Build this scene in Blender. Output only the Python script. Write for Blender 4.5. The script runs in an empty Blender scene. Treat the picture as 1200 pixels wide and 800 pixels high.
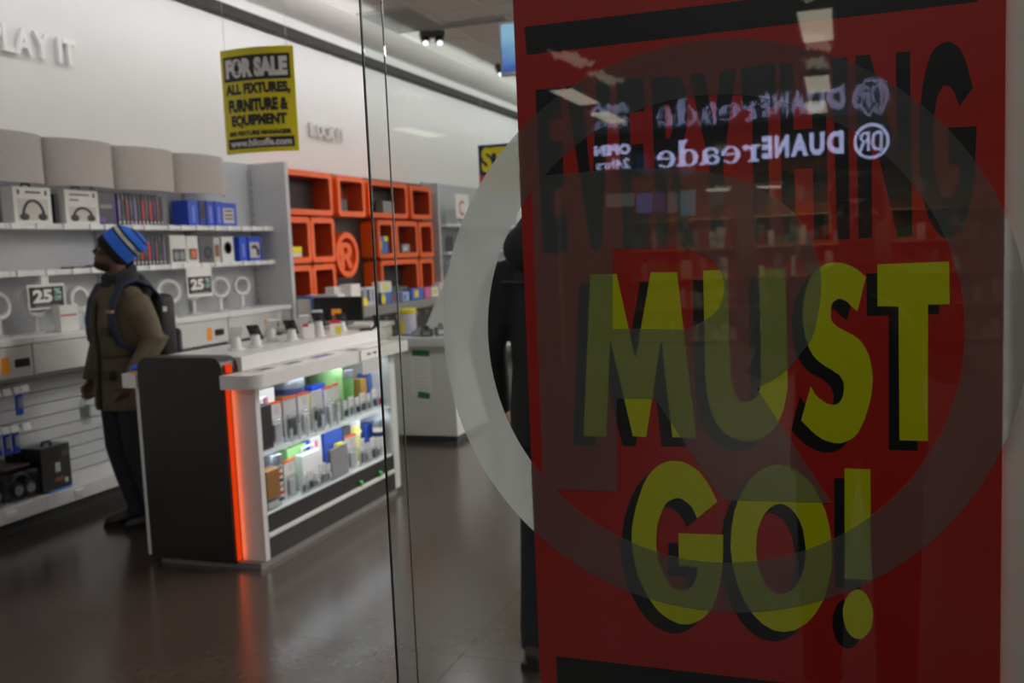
import bpy, bmesh, math, random
from mathutils import Vector, Matrix, Euler, noise
random.seed(7)
PI = math.pi
SC = bpy.context.scene
COL = SC.collection

# ---------------------------------------------------------------- camera
cam_d = bpy.data.cameras.new('camera')
cam = bpy.data.objects.new('camera', cam_d)
COL.objects.link(cam)
_yaw, _pitch, _roll = math.radians(19.7), math.radians(5.58), math.radians(-2.4)
_f = Vector((-math.sin(_yaw) * math.cos(_pitch), math.cos(_yaw) * math.cos(_pitch), -math.sin(_pitch)))
_r0 = Vector((math.cos(_yaw), math.sin(_yaw), 0))
_u0 = _r0.cross(_f)
_r = math.cos(_roll) * _r0 + math.sin(_roll) * _u0
_u = _r.cross(_f)
cam.matrix_world = Matrix(((_r.x, _u.x, -_f.x, 0), (_r.y, _u.y, -_f.y, 0), (_r.z, _u.z, -_f.z, 1.6), (0, 0, 0, 1)))
cam_d.sensor_width = 36
cam_d.lens = 36 * 1105 / 1200
cam_d.clip_start = 0.02
cam_d.clip_end = 200
cam_d.dof.use_dof = True
cam_d.dof.focus_distance = 1.52
cam_d.dof.aperture_fstop = 5.6
SC.camera = cam

# ---------------------------------------------------------------- world, exposure
SC.view_settings.view_transform = 'Standard'
SC.view_settings.look = 'None'
SC.view_settings.gamma = 1
SC.view_settings.use_curve_mapping = False
SC.view_settings.exposure = 0.0
w = bpy.data.worlds.new('world')
SC.world = w
w.use_nodes = True
w.node_tree.nodes['Background'].inputs[0].default_value = (0.55, 0.6, 0.7, 1)
w.node_tree.nodes['Background'].inputs[1].default_value = 0.02
SC.cycles.use_denoising = True
SC.cycles.max_bounces = 10
SC.cycles.diffuse_bounces = 6
SC.cycles.glossy_bounces = 4
SC.cycles.transmission_bounces = 8
SC.cycles.transparent_max_bounces = 24
SC.cycles.caustics_reflective = False
SC.cycles.caustics_refractive = True
SC.cycles.sample_clamp_indirect = 4.0


def area(name, loc, size, power, direction, color=(1, 1, 1), size_y=None):
    d = bpy.data.lights.new(name, 'AREA')
    d.shape = 'RECTANGLE'
    d.size = size
    d.size_y = size_y or size
    d.energy = power
    d.color = color
    o = bpy.data.objects.new(name, d)
    COL.objects.link(o)
    o.location = loc
    o.rotation_euler = Vector(direction).to_track_quat('-Z', 'Y').to_euler()
    return o


# added daylight-white shop pendants out of view (their panels are built with the ceiling) and unseen wall-wash lamps
STORE_PANELS = [(x, y) for y in (5.6, 8.4, 11.2, 14.0) for x in (-0.5, 2.2)]
P_STORE = 44
P_UP = 60
P_WASH = 54
for x, y in STORE_PANELS:
    area('added_store_lamp', (x, y, 3.53), 1.1, P_STORE, (0, 0, -1), (1.0, 0.97, 0.93), 0.5)
    area('ceiling_fill_lamp', (x, y, 3.63), 1.1, P_UP, (0, 0, 1), (1.0, 0.98, 0.95), 0.5)  # added upward fill to brighten the ceiling
for y in (3.5, 7.0, 10.5, 14.0):
    o = area('unseen_wall_wash', (-4.2, y, 3.66), 0.12, P_WASH / 4, (-1, 0, 0.05), (0.97, 0.985, 1.0), 3.4)  # unseen lamp without a fitting, added to wash the wall
    o.rotation_euler = Matrix((Vector((0, 1, 0)), Vector((0.05, 0, 1)).normalized(), Vector((1, 0, -0.05)).normalized())).transposed().to_euler()
    o.data.size, o.data.size_y = 3.4, 0.12
# concourse troffers behind the camera
CONCOURSE_LIGHTS = [(-0.18, -3.7), (-0.24, -6.2), (-0.3, -7.8), (-2.35, -5.6), (-2.42, -7.2), (2.6, -2.2), (2.6, -5.4), (-4.6, -4.0), (-4.6, -7.0)]
P_CONC = 2.6
# soft lamps added out of view before the window to brighten the poster
for x in (-1.9, -0.1, 1.7):
    area('poster_fill_lamp', (x, -0.15, 2.96), 1.2, 11, (0, 0.12, -1), (1.0, 0.96, 0.9), 0.4)


# ---------------------------------------------------------------- materials
def lin(h):
    h = h.lstrip('#')
    v = [int(h[i:i + 2], 16) / 255 for i in (0, 2, 4)]
    return tuple(c / 12.92 if c <= 0.04045 else ((c + 0.055) / 1.055) ** 2.4 for c in v)


_mats = {}


def M(name, hexcol, rough=0.5, metal=0.0, var=0.06, scale=14.0, coat=0.0, emit=0.0, bump=0.0, spec=0.5):
    """procedural principled material: colour mottled a little by noise"""
    key = (name, hexcol, rough, metal, emit)
    if key in _mats:
        return _mats[key]
    m = bpy.data.materials.new(name)
    m.use_nodes = True
    nt = m.node_tree
    b = nt.nodes['Principled BSDF']
    c = lin(hexcol)
    tc = nt.nodes.new('ShaderNodeTexCoord')
    nz = nt.nodes.new('ShaderNodeTexNoise')
    nz.inputs['Scale'].default_value = scale
    nz.inputs['Detail'].default_value = 4
    nt.links.new(tc.outputs['Object'], nz.inputs['Vector'])
    mx = nt.nodes.new('ShaderNodeMix')
    mx.data_type = 'RGBA'
    mx.inputs[6].default_value = (*[max(0, x * (1 - var)) for x in c], 1)
    mx.inputs[7].default_value = (*[min(1, x * (1 + var)) for x in c], 1)
    nt.links.new(nz.outputs['Fac'], mx.inputs[0])
    nt.links.new(mx.outputs[2], b.inputs['Base Color'])
    b.inputs['Roughness'].default_value = rough
    b.inputs['Metallic'].default_value = metal
    b.inputs['Specular IOR Level'].default_value = spec
    b.inputs['Coat Weight'].default_value = coat
    if emit:
        b.inputs['Emission Color'].default_value = (*c, 1)
        b.inputs['Emission Strength'].default_value = emit
    if bump:
        bp = nt.nodes.new('ShaderNodeBump')
        bp.inputs['Strength'].default_value = bump
        bp.inputs['Distance'].default_value = 0.01
        nt.links.new(nz.outputs['Fac'], bp.inputs['Height'])
        nt.links.new(bp.outputs['Normal'], b.inputs['Normal'])
    _mats[key] = m
    return m


def glow(name, hexcol, strength):
    m = bpy.data.materials.new(name)
    m.use_nodes = True
    nt = m.node_tree
    nt.nodes.clear()
    e = nt.nodes.new('ShaderNodeEmission')
    e.inputs[0].default_value = (*lin(hexcol), 1)
    e.inputs[1].default_value = strength
    o = nt.nodes.new('ShaderNodeOutputMaterial')
    nt.links.new(e.outputs[0], o.inputs[0])
    return m


def clear_plastic(name='clear_plastic', tint=(0.9, 0.93, 0.94), gloss=0.10):
    m = bpy.data.materials.new(name)
    m.use_nodes = True
    nt = m.node_tree
    nt.nodes.clear()
    t = nt.nodes.new('ShaderNodeBsdfTransparent')
    t.inputs[0].default_value = (*tint, 1)
    g = nt.nodes.new('ShaderNodeBsdfGlossy')
    g.inputs['Roughness'].default_value = 0.12
    mx = nt.nodes.new('ShaderNodeMixShader')
    mx.inputs[0].default_value = gloss
    nt.links.new(t.outputs[0], mx.inputs[1])
    nt.links.new(g.outputs[0], mx.inputs[2])
    o = nt.nodes.new('ShaderNodeOutputMaterial')
    nt.links.new(mx.outputs[0], o.inputs[0])
    return m


def schlick(nt):
    lw = nt.nodes.new('ShaderNodeLayerWeight')
    lw.inputs[0].default_value = 0.5
    pw = nt.nodes.new('ShaderNodeMath')
    pw.operation = 'POWER'
    pw.inputs[1].default_value = 5
    nt.links.new(lw.outputs['Facing'], pw.inputs[0])
    ma = nt.nodes.new('ShaderNodeMath')
    ma.operation = 'MULTIPLY_ADD'
    ma.inputs[1].default_value = 0.945
    ma.inputs[2].default_value = 0.055
    nt.links.new(pw.outputs[0], ma.inputs[0])
    return ma


def window_glass(name, ghost):
    """architectural glass; with ghost, a second, rippled and slightly tilted laminate surface reflects too"""
    m = bpy.data.materials.new(name)
    m.use_nodes = True
    nt = m.node_tree
    nt.nodes.clear()
    t = nt.nodes.new('ShaderNodeBsdfTransparent')
    t.inputs[0].default_value = (0.90, 0.925, 0.91, 1)
    g = nt.nodes.new('ShaderNodeBsdfGlossy')
    g.inputs['Roughness'].default_value = 0.0
    mx = nt.nodes.new('ShaderNodeMixShader')
    f = schlick(nt)
    nt.links.new(f.outputs[0], mx.inputs[0])
    nt.links.new(t.outputs[0], mx.inputs[1])
    nt.links.new(g.outputs[0], mx.inputs[2])
    out = nt.nodes.new('ShaderNodeOutputMaterial')
    last = mx
    if ghost:
        tc = nt.nodes.new('ShaderNodeTexCoord')
        mp = nt.nodes.new('ShaderNodeMapping')
        mp.inputs['Scale'].default_value = (70, 1, 26)
        mp.inputs['Rotation'].default_value = (0, 0.35, 0)
        nz = nt.nodes.new('ShaderNodeTexNoise')
        nz.inputs['Scale'].default_value = 1.6
        nz.inputs['Detail'].default_value = 1.5
        nt.links.new(tc.outputs['Object'], mp.inputs[0])
        nt.links.new(mp.outputs[0], nz.inputs['Vector'])
        sub = nt.nodes.new('ShaderNodeVectorMath')
        sub.operation = 'SUBTRACT'
        sub.inputs[1].default_value = (0.5, 0.5, 0.5)
        nt.links.new(nz.outputs['Color'], sub.inputs[0])
        mul = nt.nodes.new('ShaderNodeVectorMath')
        mul.operation = 'MULTIPLY'
        mul.inputs[1].default_value = (0.007, 0.0, 0.009)
        nt.links.new(sub.outputs[0], mul.inputs[0])
        add = nt.nodes.new('ShaderNodeVectorMath')
        add.operation = 'ADD'
        add.inputs[1].default_value = (0.0, -1.0, -0.024)
        nt.links.new(mul.outputs[0], add.inputs[0])
        nrm = nt.nodes.new('ShaderNodeVectorMath')
        nrm.operation = 'NORMALIZE'
        nt.links.new(add.outputs[0], nrm.inputs[0])
        g2 = nt.nodes.new('ShaderNodeBsdfGlossy')
        g2.inputs['Roughness'].default_value = 0.02
        nt.links.new(nrm.outputs[0], g2.inputs['Normal'])
        mx2 = nt.nodes.new('ShaderNodeMixShader')
        mx2.inputs[0].default_value = 0.02
        nt.links.new(mx.outputs[0], mx2.inputs[1])
        nt.links.new(g2.outputs[0], mx2.inputs[2])
        last = mx2
    nt.links.new(last.outputs[0], out.inputs[0])
    return m


def frosted(name):
    m = bpy.data.materials.new(name)
    m.use_nodes = True
    nt = m.node_tree
    nt.nodes.clear()
    r = nt.nodes.new('ShaderNodeBsdfTranslucent')
    r.inputs['Color'].default_value = (0.57, 0.60, 0.585, 1)
    d = nt.nodes.new('ShaderNodeBsdfDiffuse')
    tc = nt.nodes.new('ShaderNodeTexCoord')
    nz = nt.nodes.new('ShaderNodeTexNoise')
    nz.inputs['Scale'].default_value = 900
    nt.links.new(tc.outputs['Object'], nz.inputs['Vector'])
    cr = nt.nodes.new('ShaderNodeValToRGB')
    cr.color_ramp.elements[0].color = (0.66, 0.68, 0.68, 1)
    cr.color_ramp.elements[1].color = (0.80, 0.82, 0.82, 1)
    nt.links.new(nz.outputs['Fac'], cr.inputs[0])
    nt.links.new(cr.outputs[0], d.inputs[0])
    mx = nt.nodes.new('ShaderNodeMixShader')
    mx.inputs[0].default_value = 0.13
    tp = nt.nodes.new('ShaderNodeBsdfTransparent')
    tp.inputs[0].default_value = (1, 1, 1, 1)
    m0 = nt.nodes.new('ShaderNodeMixShader')
    m0.inputs[0].default_value = 0.17
    nt.links.new(r.outputs[0], m0.inputs[1])
    nt.links.new(tp.outputs[0], m0.inputs[2])
    nt.links.new(m0.outputs[0], mx.inputs[1])
    nt.links.new(d.outputs[0], mx.inputs[2])
    o = nt.nodes.new('ShaderNodeOutputMaterial')
    nt.links.new(mx.outputs[0], o.inputs[0])
    return m


# ---------------------------------------------------------------- mesh helpers
class MB:
    def __init__(self):
        self.bm = bmesh.new()

    def _tag(self, n0, mi):
        self.bm.faces.ensure_lookup_table()
        for f in self.bm.faces[n0:]:
            f.material_index = mi

    def box(self, x0, x1, y0, y1, z0, z1, bev=0.0, mi=0, rot=None, seg=2):
        """axis box; rot = (Matrix3x3, pivot)"""
        n0 = len(self.bm.faces)
        t = bmesh.new()
        bmesh.ops.create_cube(t, size=1)
        for v in t.verts:
            v.co = Vector(((x0 + x1) / 2 + v.co.x * (x1 - x0), (y0 + y1) / 2 + v.co.y * (y1 - y0), (z0 + z1) / 2 + v.co.z * (z1 - z0)))
        if bev:
            bmesh.ops.bevel(t, geom=list(t.edges), offset=bev, segments=seg, affect='EDGES', profile=0.5)
        self._merge(t, rot)
        self._tag(n0, mi)
        return self

    def _merge(self, t, rot=None):
        if rot:
            R, p = rot
            p = Vector(p)
            for v in t.verts:
                v.co = R @ (v.co - p) + p
        vm = {}
        for v in t.verts:
            vm[v] = self.bm.verts.new(v.co)
        for f in t.faces:
            try:
                self.bm.faces.new([vm[v] for v in f.verts])
            except ValueError:
                pass
        t.free()

    def rings(self, rs, caps=True, mi=0, closed=True):
        n0 = len(self.bm.faces)
        L = [[self.bm.verts.new(p) for p in r] for r in rs]
        n = len(L[0])
        for a, b in zip(L, L[1:]):
            for i in range(n if closed else n - 1):
                j = (i + 1) % n
                self.bm.faces.new((a[i], a[j], b[j], b[i]))
        if caps:
            self.bm.faces.new(list(reversed(L[0])))
            self.bm.faces.new(L[-1])
        self._tag(n0, mi)
        return self

    def tube(self, pts, rad, n=10, mi=0, xdir=None):
        """round or elliptical tube; rad: number, (rx, ry) or list of them; xdir: axis of rx"""
        pts = [Vector(p) for p in pts]
        if not isinstance(rad, list):
            rad = [rad] * len(pts)
        rs = []
        for i, p in enumerate(pts):
            t = (pts[min(i + 1, len(pts) - 1)] - pts[max(i - 1, 0)]).normalized()
            ref = Vector(xdir) if xdir else (Vector((1, 0, 0)) if abs(t.x) < 0.8 else Vector((0, 1, 0)))
            a = (ref - t * ref.dot(t)).normalized()
            b = t.cross(a)
            r = rad[i]
            rx, ry = r if isinstance(r, tuple) else (r, r)
            rs.append([p + a * rx * math.cos(2 * PI * k / n) + b * ry * math.sin(2 * PI * k / n) for k in range(n)])
        return self.rings(rs, True, mi)

    def ball(self, c, r, n=14, mi=0, R=None):
        """ellipsoid"""
        rx, ry, rz = r if isinstance(r, tuple) else (r, r, r)
        n0 = len(self.bm.faces)
        t = bmesh.new()
        bmesh.ops.create_uvsphere(t, u_segments=n, v_segments=max(6, n // 2 + 2), radius=1)
        for v in t.verts:
            q = Vector((v.co.x * rx, v.co.y * ry, v.co.z * rz))
            v.co = (R @ q if R else q) + Vector(c)
        self._merge(t)
        self._tag(n0, mi)
        return self

    def lathe(self, prof, c=(0, 0, 0), n=20, mi=0, axis='z'):
        rs = []
        for r, z in prof:
            ring = []
            for k in range(n):
                a = 2 * PI * k / n
                p = (r * math.cos(a), r * math.sin(a), z)
                if axis == 'x':
                    p = (z, r * math.cos(a), r * math.sin(a))
                elif axis == 'y':
                    p = (r * math.sin(a), z, r * math.cos(a))
                ring.append(Vector(p) + Vector(c))
            rs.append(ring)
        return self.rings(rs, True, mi)

    def prism(self, poly, axis, a0, a1, mi=0):
        """extrude a 2-D polygon along axis ('x': poly is (y,z); 'y': (x,z); 'z': (x,y))"""
        def P(p, a):
            return {'x': (a, p[0], p[1]), 'y': (p[0], a, p[1]), 'z': (p[0], p[1], a)}[axis]
        return self.rings([[Vector(P(p, a0)) for p in poly], [Vector(P(p, a1)) for p in poly]], True, mi)

    def xf(self, mat):
        bmesh.ops.transform(self.bm, matrix=mat, verts=self.bm.verts)
        return self

    def build(self, name, mats, parent=None, smooth=False, loc=None):
        bmesh.ops.recalc_face_normals(self.bm, faces=list(self.bm.faces))
        me = bpy.data.meshes.new(name)
        self.bm.to_mesh(me)
        self.bm.free()
        for m in (mats if isinstance(mats, (list, tuple)) else [mats]):
            me.materials.append(m)
        if smooth:
            for p in me.polygons:
                p.use_smooth = True
            if smooth == 'auto':
                _auto(me)
        o = bpy.data.objects.new(name, me)
        COL.objects.link(o)
        if parent:
            o.parent = parent
        if loc:
            o.location = loc
        return o


def _auto(me, ang=0.7):
    bm = bmesh.new()
    bm.from_mesh(me)
    for e in bm.edges:
        if len(e.link_faces) == 2 and e.calc_face_angle(0) > ang:
            e.smooth = False
    bm.to_mesh(me)
    bm.free()


def solid(mb, name, mats, parent=None, vox=0.006, it=4, decimate=None):
    """fuse overlapping shapes into one continuous surface"""
    o = mb.build(name, mats, parent)
    md = o.modifiers.new('r', 'REMESH')
    md.mode = 'VOXEL'
    md.voxel_size = vox
    ms = o.modifiers.new('s', 'SMOOTH')
    ms.factor = 0.5
    ms.iterations = it
    dg = bpy.context.evaluated_depsgraph_get()
    me = bpy.data.meshes.new_from_object(o.evaluated_get(dg))
    o.modifiers.clear()
    old = o.data
    o.data = me
    bpy.data.meshes.remove(old)
    me.materials.clear()
    for m in (mats if isinstance(mats, (list, tuple)) else [mats]):
        me.materials.append(m)
    for p in me.polygons:
        p.use_smooth = True
        p.material_index = 0
    return o


def flat_shape(loops):
    """filled planar outline with holes -> (verts2d, faces)"""
    cu = bpy.data.curves.new('t', 'CURVE')
    cu.dimensions = '2D'
    cu.fill_mode = 'BOTH'
    for L in loops:
        s = cu.splines.new('POLY')
        s.points.add(len(L) - 1)
        for p, q in zip(s.points, L):
            p.co = (q[0], q[1], 0, 1)
        s.use_cyclic_u = True
    o = bpy.data.objects.new('t', cu)
    COL.objects.link(o)
    dg = bpy.context.evaluated_depsgraph_get()
    me = bpy.data.meshes.new_from_object(o.evaluated_get(dg))
    vs = [(v.co.x, v.co.y) for v in me.vertices]
    fs = [tuple(p.vertices) for p in me.polygons]
    bpy.data.objects.remove(o)
    bpy.data.curves.remove(cu)
    bpy.data.meshes.remove(me)
    return vs, fs


_txt = {}


def text_shape(s, wd=None, ht=None, bold=0.0, align='c', extrude=0.0):
    """lettering outline from the built-in font scaled to wd x ht, centred on the origin"""
    key = (s, bold, extrude)
    if key not in _txt:
        cu = bpy.data.curves.new('t', 'FONT')
        cu.body = s
        cu.offset = bold
        cu.extrude = extrude
        cu.resolution_u = 3
        o = bpy.data.objects.new('t', cu)
        COL.objects.link(o)
        dg = bpy.context.evaluated_depsgraph_get()
        me = bpy.data.meshes.new_from_object(o.evaluated_get(dg))
        _txt[key] = ([tuple(v.co) for v in me.vertices], [tuple(p.vertices) for p in me.polygons])
        bpy.data.objects.remove(o)
        bpy.data.curves.remove(cu)
        bpy.data.meshes.remove(me)
    vs, fs = _txt[key]
    x0, x1 = min(v[0] for v in vs), max(v[0] for v in vs)
    y0, y1 = min(v[1] for v in vs), max(v[1] for v in vs)
    sx = wd / (x1 - x0) if wd else None
    sy = ht / (y1 - y0) if ht else sx
    sx = sx or sy
    return [((v[0] - (x0 + x1) / 2) * sx, (v[1] - (y0 + y1) / 2) * sy, v[2]) for v in vs], fs


def raw(name, verts, faces, mat, parent=None):
    me = bpy.data.meshes.new(name)
    me.from_pydata([tuple(v) for v in verts], [], faces)
    me.materials.append(mat)
    o = bpy.data.objects.new(name, me)
    COL.objects.link(o)
    if parent:
        o.parent = parent
    return o


def lettering(s, centre, right, up, wd, ht, mat, parent, bold=0.0, name='lettering', lift=0.0):
    vs, fs = text_shape(s, wd, ht, bold)
    c, r, u = Vector(centre), Vector(right).normalized(), Vector(up).normalized()
    n = r.cross(u)
    return raw(name, [c + r * v[0] + u * v[1] + n * lift for v in vs], fs, mat, parent)


def thing(name, label, cat, loc=(0, 0, 0), rz=0.0, group=None):
    o = bpy.data.objects.new(name, None)
    o.empty_display_size = 0.05
    COL.objects.link(o)
    o.location = (loc[0], loc[1], loc[2] + (0.001 if loc[2] > 0.1 else 0.0))    # a hair of clearance over what it stands on
    o.rotation_euler = (0, 0, rz)
    return tag(o, label, cat, group)


def tag(o, label, cat, group=None):
    o['label'] = label
    o['category'] = cat
    if group:
        o['group'] = group
    return o


def struct(name, parent=None, label=None):
    o = bpy.data.objects.new(name, None)
    o.empty_display_size = 0.05
    COL.objects.link(o)
    o['kind'] = 'structure'
    if label:
        o['label'] = label
    if parent:
        o.parent = parent
    return o


def st(o, label=None):
    o['kind'] = 'structure'
    if label:
        o['label'] = label
    return o


def copy_child(ch, parent, loc=None):
    c = ch.copy()
    COL.objects.link(c)
    c.parent = parent
    if loc is not None:
        c.location = loc
    return c


# ---------------------------------------------------------------- palette
WHITE = M('white_paint', '#e9e8e6', 0.45)
SATIN = M('white_laminate', '#e4e4e3', 0.32)
WALLW = M('wall_paint', '#e6e5e4', 0.75, var=0.03, scale=3, bump=0.05)
LGREY = M('light_grey_laminate', '#c9cacb', 0.45)
MGREY = M('mid_grey', '#8e9092', 0.5)
DGREY = M('dark_grey', '#4a4b4e', 0.5)
BLACK = M('black_plastic', '#17171a', 0.4)
SOFTBLK = M('black_laminate', '#231f1d', 0.38, var=0.1, scale=40)
ORANGE = M('orange_lacquer', '#f5621c', 0.4)
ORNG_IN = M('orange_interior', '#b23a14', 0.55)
ORLABEL = M('orange_paper', '#f7a01c', 0.6)
YELLOW = M('yellow_print', '#f2df1e', 0.55)
BLUE = M('blue_print', '#1d49c4', 0.45)
NAVY = M('navy_print', '#232a63', 0.45)
GREEN = M('green_print', '#8fc07c', 0.5)
DGREEN = M('green_tape', '#2e7c3c', 0.5)
BROWN = M('kraft_board', '#8a5f2c', 0.65)
PURPLE = M('purple_print', '#5a3f9e', 0.5)
RED = M('red_print', '#c3292b', 0.5)
PINK = M('pink_print', '#e06a9c', 0.5)
METAL = M('brushed_metal', '#b4b6b8', 0.3, metal=0.9)
PAPER = M('white_paper', '#f2f1ee', 0.7)
TAGW = M('white_tag', '#f4f4f4', 0.45)
CLEAR = clear_plastic()
FROST = frosted('frosted_vinyl')
GLASS = window_glass('window_glass', False)
GLASSG = window_glass('laminated_window_glass', True)

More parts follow.
